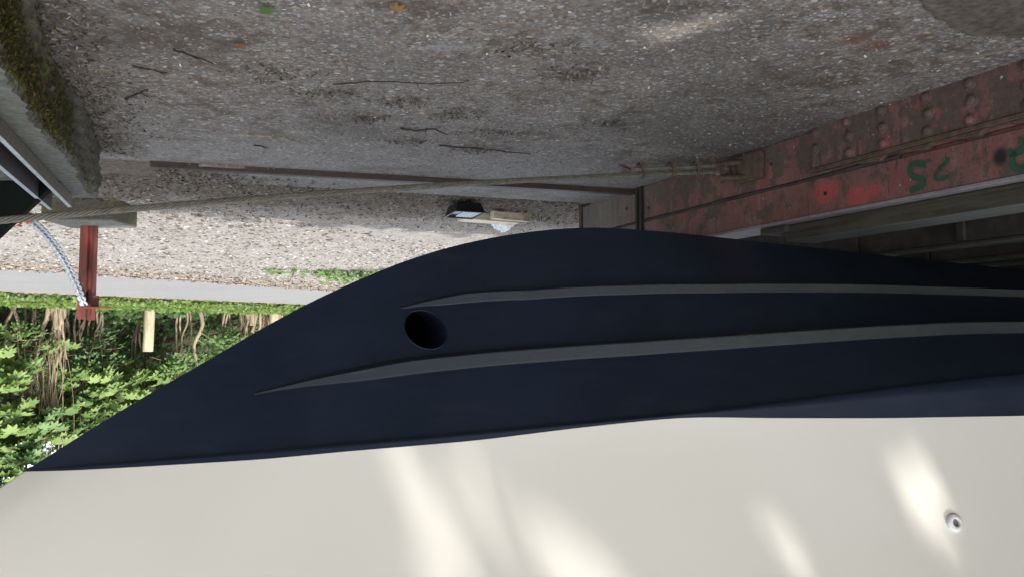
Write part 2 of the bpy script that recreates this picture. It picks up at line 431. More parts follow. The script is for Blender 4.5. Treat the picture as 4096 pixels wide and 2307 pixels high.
LDIR = Vector((.48, .54, -.69)).normalized()
sun = bpy.data.lights.new('sun', 'SUN'); so = bpy.data.objects.new('sun', sun); COL.objects.link(so)
sun.energy = 2.2; sun.angle = rad(.45); sun.color = (1, .965, .915)
so.rotation_euler = LDIR.to_track_quat('-Z', 'Y').to_euler(); so.location = (-4, -5, 12)
w = bpy.data.worlds.new('World'); scene.world = w; w.use_nodes = True
nt = w.node_tree; bg = nt.nodes['Background']; bg.inputs[1].default_value = .15
sky = nt.nodes.new('ShaderNodeTexSky'); sky.sky_type = 'NISHITA'; sky.sun_disc = False
sky.sun_elevation = math.asin(-LDIR.z); sky.sun_rotation = math.atan2(-LDIR.x, -LDIR.y)
sky.air_density = 1; sky.dust_density = 3; sky.ozone_density = 1
hs = nt.nodes.new('ShaderNodeHueSaturation'); hs.inputs['Saturation'].default_value = .36
nt.links.new(sky.outputs[0], hs.inputs['Color']); nt.links.new(hs.outputs[0], bg.inputs[0])
vs = scene.view_settings; vs.view_transform = 'Standard'; vs.look = 'None'; vs.gamma = 1; vs.use_curve_mapping = False
vs.exposure = 1.6
scene.cycles.use_denoising = True
scene.cycles.max_bounces = 6; scene.cycles.diffuse_bounces = 4

# ------------------------------------------------------------------ ground
PN = (.817, .576); PE = (-.576, .817)
QN = (.273, .962); QC = 3.671; QE = (-.962, .273)
def sst(x, a, b):
    t = min(1, max(0, (x-a)/(b-a))); return t*t*(3-2*t)
def zt(x, y):
    p = PN[0]*x + PN[1]*y
    z = .15*sst(p, 4.6, 8.0)
    if p > 11.8: z += .11*sst(p, 11.8, 12.5)
    if p > 13.3: z += min(3.2, .48*(p-13.3))
    return z
def pe(p, e): return (PN[0]*p + PE[0]*e, PN[1]*p + PE[1]*e)
def qr(q, r):
    """r metres to the left along the steel edging from its start, q metres beyond it"""
    return (1.664 + QE[0]*r + QN[0]*q, 3.344 + QE[1]*r + QN[1]*q)

g = MB(); ps = [-90, -40, -15, -5, 0, 3, 4.6] + [4.6+.2*i for i in range(1, 19)] + [8.4, 9, 10, 11, 11.8] + [11.9+.1*i for i in range(16)] + [14+.5*i for i in range(12)] + [21, 26, 40, 90]
es = [-120, -60, -30] + [-20+2*i for i in range(26)] + [40, 70, 120]
vv = []
for p in ps:
    for e in es:
        x, y = pe(p, e); vv.append((x, y, zt(x, y) + (.04*math.sin(3*e+p*5) if p > 13.4 else 0)))
ff = []; n = len(es)
for i in range(len(ps)-1):
    for j in range(n-1):
        ff.append((i*n+j, i*n+j+1, (i+1)*n+j+1, (i+1)*n+j)); g.mi.append(1 if ps[i] >= 12.3 else 0); g.sm.append(True)
g.v = vv; g.f = [f[::-1] for f in ff]
tag(g.build('ground', [MT['gravel'], MT['soil']]), kind='structure')
# asphalt path
m = MB(); pv = []; k = 0
for e in range(-60, 61, 2):
    for p in (8.07, 9.4, 10.6, 11.83):
        x, y = pe(p + .05*math.sin(e*.9)+.02*math.sin(e*2.3), e); pv.append((x, y, .156+.02*math.sin(math.pi*(p-8.07)/3.76)))
for i in range(60):
    for j in range(3): m.f.append((4*i+j, 4*i+j+1, 4*i+j+5, 4*i+j+4)[::-1]); m.mi.append(0); m.sm.append(True)
m.v = pv
tag(m.build('path', MT['asphalt']), kind='structure')
# concrete yard slab on our side of the steel edging
m = MB()
P = [qr(0, -6), qr(0, 14), qr(-14, 14), qr(-14, -6)]
m.add([(x, y, .006) for x, y in P], [(0, 1, 2, 3)])
tag(m.build('concrete_yard', MT['concrete']), kind='structure')
# low concrete apron beyond the edging
m = MB()
a0, a1, a2, a3 = qr(.004, .12), qr(.004, 9), qr(.50, 9), qr(.30, .12)
m.prism([(*a0, 0), (*a1, 0), (*a2, 0), (*a3, 0)], (0, 0, .026))
tag(m.build('concrete_apron', MT['concrete']), kind='structure')
m = MB(); a0, a1 = qr(-.012, .02), qr(-.012, 7.5)
m.box((*a0, 0), Vector((a1[0]-a0[0], a1[1]-a0[1], 0)), Vector((QN[0]*.014, QN[1]*.014, 0)), (0, 0, .033))
a0, a1 = qr(.002, .15), qr(.002, 7.5)
m.box((*a0, .0285), Vector((a1[0]-a0[0], a1[1]-a0[1], 0)), Vector((QN[0]*.03, QN[1]*.03, 0)), (0, 0, .004))
tag(m.build('steel_edging', MT['edging'], origin=(*qr(0, 2), 0)), 'long dark brown steel edging strip set along the edge of the concrete yard', 'steel strip')
# pale spill of cement over the edging
m = MB(); a0 = qr(-.02, .32)
sp = [qr(-.0125, .22), qr(-.04, .235), qr(-.045, .29), qr(-.03, .37), qr(-.0125, .43)]
m.prism([(x, y, .0) for x, y in sp], (0, 0, .021))
tag(m.build('cement_spill', MT['concrete'], origin=(*a0, 0), bevel=.006), 'pale hardened cement spill lapping over the end of the brown steel edging', 'cement spill')

# ------------------------------------------------------------------ the boat
TH = rad(23.604); BOW = Vector((math.cos(TH), -math.sin(TH), 0)); LAT = Vector((-math.sin(TH), -math.cos(TH), 0)); P0 = Vector((-1.027, 3.17, 0))
Ks = [-4.8,-1.812,-1.479,-.975,-.697,-.334,.032,.338,.558,.718,.832,1.0,1.188,1.333,1.453,1.564,1.712,1.831,1.991,2.143,2.319,2.466,2.613]
Kz = [.545,.453,.442,.427,.417,.405,.392,.381,.377,.378,.384,.404,.439,.476,.514,.556,.624,.682,.774,.871,.978,1.074,1.175]
Cs = [-4.8,-3.,-1.5,-.24,.093,.357,.672,.906,1.233,1.783,2.21,2.59,2.613]
Cz = [.93,.89,.878,.914,.940,.966,1.0,1.023,1.049,1.098,1.136,1.172,1.175]
Ws = [-4.8,-.208,.058,.281,.679,.802,.914,1.096,1.238,1.446,1.784,1.988,2.209,2.41,2.613]
Wz = [1.07,1.046,1.043,1.042,1.035,1.031,1.031,1.047,1.062,1.088,1.116,1.137,1.152,1.166,1.178]
def smooth_table(xs, ys, w=.05):
    X = np.linspace(xs[0], xs[-1], 600); Y = np.interp(X, xs, ys)
    k = np.exp(-.5*(np.arange(-18, 19)*(X[1]-X[0])/w)**2); k /= k.sum()
    Yp = np.concatenate([2*Y[0]-Y[18:0:-1], Y, 2*Y[-1]-Y[-2:-20:-1]])
    return X, np.convolve(Yp, k, 'valid')
KT = smooth_table(Ks, Kz, .06); CT = smooth_table(Cs, Cz, .12); WT = smooth_table(Ws, Wz, .05)
def zk(s): return float(np.interp(s, *KT))
def zc(s): return float(np.interp(s, *CT))
def zw(s): return float(np.interp(s, *WT))
def tt(s): return max(0., (s+1.5)/4.113)
def hb(s): return max(0., 1.06*(1-tt(s)**2))
def zsheer(s): return 1.72 + .27*tt(s)**2
def bsheer(s): return max(0., 1.20*(1-min(1, tt(s))**3.0))
def side(s, v):
    """topside point (s', half breadth, z) at height fraction v above the chine"""
    z = zc(s) + (zsheer(s)-zc(s))*v
    b = hb(s) + (.016*min(1, hb(s)/.06) if v > 0 else 0)
    b = b + (bsheer(s)-b)*v**1.25
    return (s + .95*tt(s)**3*(v*1.18-.18*v*v), b, z)
def boat(s, l, z): return P0 + BOW*s + LAT*l + Vector((0, 0, z))

if True:
    root = empty('motor_boat', boat(0, 0, .39), 'cream motor boat with navy painted bottom resting on the red slipway cradle', 'boat')
    S = [-4.8, -4.2, -3.6, -3.0, -2.6, -2.2, -2.0] + list(np.arange(-1.9, 1.30, .05)) + list(np.arange(1.30, 1.72, .0125)) + list(np.arange(1.73, 2.56, .03)) + [2.57, 2.585, 2.597, 2.606, 2.613]
    TUN = (1.515, .777, .0625)
    NB = 64
    bot = MB(); top = MB()
    for sg in (1, -1):
        ver = []; rows = []
        for s in S:
            row = []
            for j in range(NB+1):
                fr = j/NB
                row.append((s, fr*hb(s), zk(s)+(zc(s)-zk(s))*fr))
            vw = (zw(s)-zc(s))/(zsheer(s)-zc(s))
            for q in (.001, .34, .67, 1): row.append(side(s, max(.001, vw*q)))
            rows.append(row)
        W = len(rows[0])
        inside = set(); hole = {}
        flat = [p for r in rows for p in r]
        idx = {}
        def near(p): return math.hypot(p[0]-TUN[0], p[2]-TUN[1])
        keep = []
        for i in range(len(rows)-1):
            for j in range(W-1):
                q = [i*W+j, i*W+j+1, (i+1)*W+j+1, (i+1)*W+j]
                ctr = [sum(flat[a][k] for a in q)/4 for k in range(3)]
                if near(ctr) < TUN[2]: continue
                keep.append(q)
        used = {}
        for q in keep:
            for a in range(4):
                e = (q[a], q[(a+1) % 4]); used.setdefault(tuple(sorted(e)), []).append(e)
        loop = [v[0] for kx, v in used.items() if len(v) == 1 and near(flat[v[0][0]]) < TUN[2]*1.6 and near(flat[v[0][1]]) < TUN[2]*1.6]
        bv = set(a for e in loop for a in e)
        flat = [list(p) for p in flat]
        for a in bv:
            dd = near(flat[a]); kx = TUN[2]/dd
            s2 = TUN[0]+(flat[a][0]-TUN[0])*kx; z2 = TUN[1]+(flat[a][2]-TUN[1])*kx
            fr = (z2-zk(s2))/(zc(s2)-zk(s2)); flat[a] = [s2, fr*hb(s2), z2]
        VB = [boat(p[0], p[1]*sg, p[2]) for p in flat]
        fc = [tuple(q) if sg > 0 else tuple(q[::-1]) for q in keep]
        bot.add(VB, fc, 0, True)
        tun = MB() if sg == 1 else tun
        for e in loop:
            a, b_ = flat[e[0]], flat[e[1]]
            pts = []
            for m_ in (0, .5, 1):
                for c_ in (a, b_): pts.append(boat(c_[0], c_[1]*sg*(1-m_), c_[2]))
            tun.add(pts, [(0, 1, 3, 2), (2, 3, 5, 4)] if sg < 0 else [(1, 0, 2, 3), (3, 2, 4, 5)], 0, True)
        NT = 26; rr = []
        for s in S:
            vw = max(.001, (zw(s)-zc(s))/(zsheer(s)-zc(s)))
            for j in range(NT+1): rr.append(side(s, vw + (1-vw)*j/NT))
        f2 = []
        for i in range(len(S)-1):
            for j in range(NT):
                q = (i*(NT+1)+j, i*(NT+1)+j+1, (i+1)*(NT+1)+j+1, (i+1)*(NT+1)+j); f2.append(q if sg > 0 else q[::-1])
        top.add([boat(p[0], p[1]*sg, p[2]) for p in rr], f2, 0, True)
    # transom
    s = S[0]; vw = (zw(s)-zc(s))/(zsheer(s)-zc(s))
    lo = [boat(s, 0, zk(s))] + [boat(s, hb(s), zc(s))] + [boat(*side(s, vw))]
    lo2 = [boat(s, -hb(s), zc(s)), boat(side(s, vw)[0], -side(s, vw)[1], side(s, vw)[2])]
    bot.add([lo[0], lo[1], lo[2], lo2[1], lo2[0]], [(0, 1, 2, 3, 4)])
    t1 = side(s, 1); top.add([lo[2], boat(*t1), boat(t1[0], -t1[1], t1[2]), lo2[1]], [(0, 1, 2, 3)])
    bot.build('hull_bottom', MT['navy'], root)
    o = top.build('topsides', MT['cream'], root, merge=True)
    tun.build('thruster_tunnel', MT['navy'], root)
    th_ = MB(); cT = boat(TUN[0], 0, TUN[1]); th_.lathe(cT-LAT*.03, LAT, [(.0002, 0), (.0615, .0), (.0615, .06), (.0002, .06)], 28)
    th_.build('dark_thruster_disc', MT['void'], root)  # solid black disc in the thruster's place, paints the tunnel's inner shade
    for sg in (1, -1):
        lp = MB(); pts = []
        for k in range(50):
            a = 2*math.pi*k/48; s_ = TUN[0]+TUN[2]*math.cos(a); z_ = TUN[1]+TUN[2]*math.sin(a)
            pts.append(boat(s_, sg*((z_-zk(s_))/(zc(s_)-zk(s_))*hb(s_)+.0005), z_))
        lp.tube(pts, .0028, 6, cap=False); lp.build('tunnel_lip', MT['navy'], root)
    # deck
    dk = MB(); vsd = []
    for s in S[::3] + [S[-1]]:
        a = side(s, 1)
        for q in (1, .5, 0, -.5, -1): vsd.append(boat(a[0], a[1]*q*.995, a[2]+.05*(1-q*q)*min(1, a[1])+.002))
    for i in range(len(vsd)//5-1):
        for j in range(4): dk.f.append((5*i+j, 5*i+j+1, 5*i+j+6, 5*i+j+5)); dk.mi.append(0); dk.sm.append(True)
    dk.v = vsd; dk.build('deck', MT['cream'], root)
    for sg in (1, -1):
        rb = MB(); rb.tube([boat(side(s, 1)[0], (side(s, 1)[1]+.006)*sg, side(s, 1)[2]-.02) for s in S[::3] + [S[-1]]], .022, 8)
        rb.build('rubbing_strake', MT['black'], root)
    # spray rails: triangular section, flat underside, upright outer face
    def spray(sg, fr_s, fr_f, s0, s1, h, taper):
        r = MB(); ss = list(np.linspace(s0, s1, 90)); sec = []
        for s in ss:
            fr = float(np.interp(s, fr_s, fr_f)); k = sst(s1-s, 0, taper)**.7; hh = max(.0015, h*k)
            zz = zk(s)+(zc(s)-zk(s))*fr; l = fr*hb(s); slope = (zc(s)-zk(s))/max(.05, hb(s))
            out = .004
            sec.append([(s, l-hh/slope-.012, zz-hh-.012*slope+.004), (s, l+out*.4, zz-hh), (s, l+out, zz-hh*.93), (s, l+out, zz-hh*.12), (s, l+.003, zz+.002)])
        for i in range(len(ss)-1):
            for j in range(4):
                q = [boat(c[0], c[1]*sg, c[2]) for c in (sec[i][j], sec[i+1][j], sec[i+1][j+1], sec[i][j+1])]
                r.add(q if sg > 0 else q[::-1], [(0, 1, 2, 3)])
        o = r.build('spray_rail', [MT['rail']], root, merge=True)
        return o
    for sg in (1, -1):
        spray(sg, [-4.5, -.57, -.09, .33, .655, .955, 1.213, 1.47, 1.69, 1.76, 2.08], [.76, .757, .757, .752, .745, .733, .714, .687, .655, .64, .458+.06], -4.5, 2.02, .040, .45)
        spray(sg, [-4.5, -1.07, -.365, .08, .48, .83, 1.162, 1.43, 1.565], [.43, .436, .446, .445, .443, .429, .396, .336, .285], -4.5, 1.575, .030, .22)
    # skin fitting on the cream side
    SKIN = (.162, 1.337)
    best = min(((abs(side(s, v)[2]-SKIN[1])+abs(side(s, v)[0]-SKIN[0]), s, v) for s in np.linspace(-.2, .8, 101) for v in np.linspace(.2, .8, 121)))
    s, v = best[1], best[2]; c = boat(*side(s, v)); du = boat(*side(s+.02, v))-c; dv = boat(*side(s, v+.02))-c
    nn = dv.cross(du).normalized()
    if nn.dot(LAT) < 0: nn = -nn
    sk = MB(); sk.lathe(c, nn, [(.0265, -.004), (.0265, .004), (.0245, .0075), (.0135, .011), (.0118, .010), (.0115, -.0), (.0115, -.006)], 40)
    sk.build('skin_fitting', MT['pale'], root)
    sk = MB(); sk.lathe(c, nn, [(.0114, .002), (.0005, .0018)], 32); sk.build('fitting_bore', MT['bore'], root)

# ------------------------------------------------------------------ slipway cradle beams
NBX = Vector((-1.486, 2.115, 0)); D = Vector((.4003, .9164, 0)); NV = Vector((.9164, -.4003, 0)); Z = Vector((0, 0, 1))
def bm_(u, z, o=0): return NBX + D*u + NV*o + Z*z
def bbox(mb, u0, u1, z0, z1, o0, o1, mi=0): return mb.box(bm_(u0, z0, o0), D*(u1-u0), NV*(o1-o0), Z*(z1-z0), mi)
rt = empty('cradle_beam', bm_(.7, 0), 'red riveted steel cradle beam with painted 2.5 under the boat', 'steel beam')
m = MB(); bbox(m, -1.3, 2.63, .008, .184, -.085, 0); bbox(m, -1.3, 2.63, .198, .332, -.085, .002); bbox(m, -1.3, 2.6, .184, .198, -.085, -.014)
m.build('web', MT['red'], rt, bevel=.003)
m = MB(); bbox(m, -1.3, 2.63, .333, .345, -.16, .006); m.build('top_flange', MT['flange'], rt, bevel=.002)
m = MB(); bbox(m, -1.3, .782, .006, .157, .001, .021)
for (u, z) in [(.471,.02),(.467,.08),(.466,.137),(.608,.075),(.61,.135),(.293,.079),(.298,.137),(.147,.079),(.154,.137),(.152,.024),(.765,.026),(.766,.085),(.62,.022),(.30,.024),(-.02,.08),(-.02,.137),(-.02,.024),(-.2,.08),(-.2,.137),(-.4,.08),(-.4,.137)]:
    m.lathe(bm_(u, z, .021), NV, [(.0165, -.001), (.016, .004), (.0125, .0085), (.006, .0108), (.0003, .0112)], 14)
    m.lathe(bm_(u, z, .021), NV, [(.0225, .0), (.0215, .0015), (.0165, .0018)], 14)
m.build('splice_plate', MT['red'], rt)
m = MB(); bbox(m, -1.3, .80, .160, .176, .003, .030)
for u in (-.55, -.33, -.1, .10, .275, .45):
    m.prism([bm_(u, .1765, .003), bm_(u+.15, .1765, .003), bm_(u+.12, .186, .003), bm_(u+.03, .196, .003)], NV*.024)
m.build('ledge', MT['rust'], rt, bevel=.003)
m = MB(); m.tube([bm_(u, .191+.002*math.sin(u*9), -.001+.002*math.sin(u*5)) for u in np.linspace(.42, 2.42, 30)], .0085, 8); m.build('conduit', MT['darkbeam'], rt)
m = MB(); bbox(m, 1.965, 1.983, .0, .345, .003, .018); bbox(m, 2.005, 2.023, .0, .345, .003, .018); bbox(m, 1.983, 2.005, .0, .345, .003, .007)
m.build('stiffener', MT['darkbeam'], rt, bevel=.002)
m = MB(); bbox(m, 2.632, 2.66, .0, .35, -.16, .012); m.build('end_plate', MT['rust'], rt, bevel=.002)
def spl(pts, n=6):
    out = []
    P = [pts[0]]+list(pts)+[pts[-1]]
    for i in range(1, len(P)-2):
        for t in np.linspace(0, 1, n, endpoint=False):
            a, b, c, d = [np.array(P[i+k], float) for k in (-1, 0, 1, 2)]
            out.append(tuple(.5*((2*b)+(-a+c)*t+(2*a-5*b+4*c-d)*t*t+(-a+3*b-3*c+d)*t**3)))
    return out+[tuple(pts[-1])]
def paint(strokes, wd, name='painted_digit'):
    m = MB()
    for st in strokes: m.ribbon([bm_(u, z, .0035) for u, z in spl(st)], wd, NV, .0006)
    return m.build(name, MT['greenpaint'], rt)
paint([[(.318,.243),(.34,.233),(.362,.228),(.374,.238),(.377,.255),(.365,.272),(.345,.280),(.333,.292),(.335,.305),(.35,.312),(.382,.316)]], .021)
paint([[(.243,.234),(.25,.249),(.272,.264),(.289,.281),(.285,.294),(.268,.298),(.244,.294)]], .014)
paint([[(.309,.224),(.305,.236)]], .009, 'painted_point')
paint([[(.056,.258),(.039,.266),(.019,.264),(.005,.250)],[(.040,.262),(.044,.290),(.035,.311),(.021,.317),(.005,.308)],[(.024,.232),(.0,.238)]], .022, 'painted_letter')
m = MB()
for (u, z, r) in ((.741, .261, .0085), (1.745, .245, .007), (2.13, .10, .008), (1.92, .13, .008), (1.02, .09, .006)): m.lathe(bm_(u, z, .0035), NV, [(r, 0), (.0002, 0)], 12)
m.build('bolt_hole', MT['black'], rt)
# timber bearer lying on top of the flange
m = MB(); bbox(m, -1.2, 1.0, .346, .412, -.20, -.04); o = m.build('timber_bearer', MT['oldwood'], origin=bm_(.2, .346, -.1), bevel=.006)
tag(o, 'weathered grey timber bearer lying on the red cradle beam under the keel', 'timber')
m = MB(); bbox(m, .98, 1.12, .346, .372, -.13, -.02); o = m.build('packing_block', MT['oldwood'], origin=bm_(1.05, .346, -.1), bevel=.004)
tag(o, 'small wooden packing block beside the end of the timber bearer', 'wood block')
# the next beams of the cradle, further under the boat
for i, (off, zt_, lab) in enumerate(((-.80, .418, 'dark steel cradle beam, first one behind the red riveted beam'), (-1.297, .434, 'dark steel cradle beam in the deep shade, second behind the red beam'), (-1.53, .443, 'dark steel cradle beam hardly lit under the hull, third behind the red beam'), (-2.1, .452, 'dark steel cradle beam nearest the stern of the boat'))):
    r2 = empty('cradle_beam', bm_(.7, 0, off), lab, 'steel beam', 'dark cradle beams behind the red one')
    m = MB(); bbox(m, -1.6, 2.6, .01, zt_-.016, off-.06, off)
    for u in (.2, .75, 1.3): bbox(m, u, u+.035, .01, zt_-.02, off+.001, off+.02)
    m.build('web', MT['darkbeam'], r2, bevel=.003)
    m = MB(); bbox(m, -1.6, 2.6, zt_-.015, zt_, off-.10, off+.008); m.build('timber_cap', MT['oldwood'], r2, bevel=.004)

# ------------------------------------------------------------------ wire rope, clamps, shackle
RS = bm_(1.28, .075, .085); RE = Vector((1.453, 2.1, .503)); RX = RS + (RE-RS)*1.42
def rp(t): return RS + (RX-RS)*t + Z*(-.032*4*t*(1-t)*1.15)
rr = empty('wire_rope', rp(.4), 'taut thick wire rope running from the red beam across the yard', 'wire rope')
Lr = (RX-RS).length
m = MB(); n = 520
dirr = (RX-RS).normalized(); ax = dirr.cross(Z).normalized(); ay = ax.cross(dirr)
for k in range(6):
    pts = []
    for i in range(n):
        t = i/(n-1); a = 2*math.pi*(t*Lr/.115) + k*math.pi/3
        pts.append(rp(t) + ax*math.cos(a)*.0075 + ay*math.sin(a)*.0075)
    m.tube(pts, .0034, 6)
m.tube([rp(t) for t in np.linspace(0, 1, 30)], .006, 6, mi=1)
m.build('strands', [MT['rope'], MT['darkbeam']], rr)
# eye and dead end lying alongside
def rpo(t, o): return rp(t) + ay*o
m = MB()
eye = [rpo(.12, -.021), rpo(.07, -.021), rpo(.03, -.022)]
c0 = rp(0)-dirr*.03
for i in range(13):
    a = -math.pi/2 - math.pi*i/12
    eye.append(c0 - dirr*.0 + dirr*.036*math.cos(a)*1.3 + (ax*.35+ay*.93)*.03*math.sin(a))
eye += [rp(0), rp(.01)]
for k in range(5):
    pts = []
    E2 = spl([tuple(p) for p in eye], 8)
    acc = 0
    for i, p in enumerate(E2):
        q = Vector(p)
        if i: acc += (q-Vector(E2[i-1])).length
        a = 2*math.pi*acc/.115+k*2*math.pi/5
        pts.append(q + ax*math.cos(a)*.006+ay*math.sin(a)*.006)
    m.tube(pts, .0045, 6)
m.build('eye', MT['rope'], rr)
m = MB()
for k in range(26):
    a = random.random()*6.28; q = random.random()*.012
    p0 = rpo(.12, -.021) + ax*math.cos(a)*.006 + ay*math.sin(a)*.006
    m.tube([p0, p0+dirr*.02+ax*math.cos(a)*q+ay*math.sin(a)*q, p0+dirr*(.03+.03*random.random())+ax*math.cos(a)*q*2.2+ay*(math.sin(a)*q*2.2-.006)], .0011, 4)
m.build('frayed_end', MT['rust'], rr)
for t in (.105, .063, .027):
    m = MB(); c = rpo(t, -.01)
    m.tube([c + ax*(.016*math.cos(a)) + ay*(.024*math.sin(a)) for a in np.linspace(-.3, math.pi+.3, 14)], .0052, 8)
    for sx in (-1, 1): m.tube([c+ax*sx*.016+ay*.0, c+ax*sx*.016-ay*.036], .0052, 8)
    m.box(c-ax*.026-ay*.030-dirr*.014, ax*.052, ay*.014, dirr*.028)
    for sx in (-1, 1): m.lathe(c+ax*sx*.016-ay*.034, -ay, [(.0001, .008), (.0095, .008), (.0095, 0), (.0001, 0)], 6, smooth=False)
    m.build('rope_clamp', MT['rust'], rr, bevel=.0015)
m = MB()
sc = bm_(1.155, .085, .02); se = rp(0)-dirr*.01
vdir = (ax*.35+ay*.93)
m.tube([sc+vdir*.036, se*.35+sc*.65+vdir*.037, se+vdir*.034-dirr*.01], [.012, .012, .012], 10)
m.tube([sc-vdir*.036, se*.35+sc*.65-vdir*.037, se-vdir*.034-dirr*.01], [.012, .012, .012], 10)
m.tube([se-vdir*.055-dirr*.012, se+vdir*.055-dirr*.012], .011, 10)
m.tube([se-vdir*.075-dirr*.012, se-vdir*.05-dirr*.012], .017, 10)
m.box(bm_(1.06, .025, .003), D*.14, Z*.115, NV*.022)
o = m.build('shackle', MT['rust'], origin=sc, bevel=.002)
tag(o, 'rusty steel shackle bolted to the red beam holding the wire rope eye', 'shackle')
# winch post the rope runs to, beyond the right edge of the picture
r2 = empty('winch', (RX.x, RX.y, 0), 'small rusty hand winch on a steel stand at the end of the wire rope', 'winch')
m = MB(); m.tube([(RX.x, RX.y, 0), (RX.x, RX.y, RX.z-.1)], .06, 16); m.box((RX.x-.15, RX.y-.15, .0), (.3, 0, 0), (0, .3, 0), (0, 0, .02)); m.build('stand', MT['rust'], r2)
m = MB(); m.tube([RX-ax*.14-Z*.06, RX+ax*.14-Z*.06], .055, 20); m.lathe(RX+ax*.14-Z*.06, ax, [(.001, 0), (.11, 0), (.11, .012), (.001, .012)], 24); m.lathe(RX-ax*.152-Z*.06, ax, [(.001, 0), (.11, 0), (.11, .012), (.001, .012)], 24); m.build('drum', MT['rust'], r2)

# ------------------------------------------------------------------ mossy plinth with rails
PD = Vector((.3846, .9231, 0)); PNv = Vector((.9231, -.3846, 0)); PF = Vector((1.745, 3.103, 0))
def pl(a, o, z): return PF - PD*a + PNv*o + Z*z
rp_ = empty('concrete_plinth', pl(.8, .3, 0), 'mossy concrete plinth carrying two steel rails beside the yard', 'plinth')
m = MB(); gv = []; gf = []
na, nz_ = 220, 16
for i in range(na+1):
    a = 3.2*i/na
    for j in range(nz_+1):
        z = .2215*j/nz_
        bulge = .010*math.sin(a*7+j*.4)+.007*(math.sin(a*61+j*2.3)*math.sin(a*37-j*1.7))+.004*math.sin(a*23+j*1.1)+random.uniform(-.0015, .0015)
        gv.append(pl(a, bulge - .02*(1-j/nz_)**2 + (.012 if j == nz_ else 0), z))
    gv.append(pl(a, .35, .2245)); gv.append(pl(a, .8, .2245)); gv.append(pl(a, .8, 0))
Wd = nz_+4
for i in range(na):
    for j in range(Wd-1): gf.append((i*Wd+j, i*Wd+j+1, (i+1)*Wd+j+1, (i+1)*Wd+j))
m.add(gv, [f[::-1] for f in gf]); m.add(gv[:Wd], [tuple(range(Wd))])
m.build('block', MT['mossy'], rp_)
# moss hanging on the near stretch of the face
n = 26000; A = rng.uniform(.72, 2.3, n); Zz = rng.uniform(0, 1, n)
den = np.array([.5+.5*math.sin(a*7)*math.sin(a*17+2) for a in A])
keep = (rng.uniform(0, 1, n) < (.25+.75*den)*np.clip((A-.70)*3, 0, 1)) & (Zz > .12+.30*rng.uniform(0, 1, n)*(1-den))
A = A[keep]; Zz = Zz[keep]; n = len(A)
P = np.array([pl(a, rng.uniform(-.022, .004), .02+.205*z) for a, z in zip(A, Zz)])
nd = np.array([-np.array(PNv)]*n) + rng.normal(0, .45, (n, 3)); yd = np.tile([0, 0, -1.], (n, 1)) + rng.normal(0, .4, (n, 3)) - np.array(PNv)*.3
X, Y, N = frames(nd, yd)
t = rng.uniform(0, 1, (n, 1)); cols = (1-t)*np.array([.02, .024, .006]) + t*np.array([.10, .098, .018]); cols = np.where(rng.uniform(0, 1, (n, 1)) < .22, np.array([.09, .055, .02]), cols)
TUFT = [(-.28, 0, 0), (.28, 0, 0), (.16, .7, .12), (0, 1.1, .05), (-.16, .7, .12)]
leaf_mesh('moss', MT['moss'], P, X, Y, N, rng.uniform(.004, .011, n), cols, TUFT, [(0, 1, 2, 3, 4)], rp_, pl(1.4, 0, .1))
tag(rp_.children[-1], kind='stuff')
# two parallel rails lying on the plinth
for i, (o0, hgt, wd, a0, mat, lab) in enumerate(((.085, .046, .012, .045, 'railtop', 'brown steel rail on the mossy plinth, the one nearer the yard'), (.148, .066, .012, .085, 'railside', 'dark steel rail on the mossy plinth, behind the brown rail'))):
    m = MB()
    def rl(a, o, z): return pl(a, o, z)
    m.box(rl(a0, o0, .225), -PD*2.4, PNv*wd, Z*hgt)
    m.box(rl(a0, o0+wd, .225), -PD*2.4, PNv*.035, Z*.008)
    m.box(rl(a0+.004, o0-.001, .225+hgt), -PD*2.395, PNv*(wd+.002), Z*.003, 1)
    o = m.build('steel_rail', [MT[mat], MT['zinc']], origin=rl(1, o0, .225), bevel=.0015)
    tag(o, lab, 'rail', 'rails on the mossy plinth')
# dark green wedge of steel behind the rails
m = MB(); y = 2.72
m.prism([(1.675, y, .2255), (1.69, y, .240), (2.32, y+.03, .83), (2.32, y+.03, .2255)], (0.02, .05, 0))
o = m.build('steel_bracket', MT['darkgreen'], origin=(1.9, y, .22), bevel=.004)
tag(o, 'dark green triangular steel bracket standing behind the two rails', 'bracket')

# footing block and red post
fb = empty('concrete_footing', (2.53, 4.45, 0), 'short mossy concrete footing block at the foot of the red post', 'concrete block')
m = MB(); m.prism([(2.313, 4.285, -.01), (2.33, 4.60, -.01), (2.745, 4.60, -.01), (2.72, 4.26, -.01)], (0, 0, .142)); o = m.build('block', MT['mossy'], fb, bevel=.012, seg=3)
PX, PY = 2.565, 4.50
pr = empty('steel_post', (PX, PY, .132), 'red painted steel channel post with a galvanised chain, set in a concrete footing', 'post')
m = MB()
# H section seen on its corner
def pbox(x0, x1, y0, y1, z0, z1, mb, mi=0): mb.box((PX+x0, PY+y0, z0), (x1-x0, 0, 0), (0, y1-y0, 0), (0, 0, z1-z0), mi)
pbox(.002, .05, -.022, -.014, .132, .695, m); pbox(-.038, .002, .0, .008, .132, .70, m); pbox(-.045, -.038, -.026, .008, .132, .70, m); pbox(.002, .010, -.014, .008, .132, .69, m)
m.build('channel', MT['postred'], pr, bevel=.0015)
m = MB(); pbox(-.155, -.01, -.085, -.02, .622, .631, m); m.build('lug_plate', MT['postred'], pr, bevel=.001)
m = MB(); pbox(-.086, -.052, -.04, -.032, .555, .625, m); m.build('gusset', MT['postred'], pr)
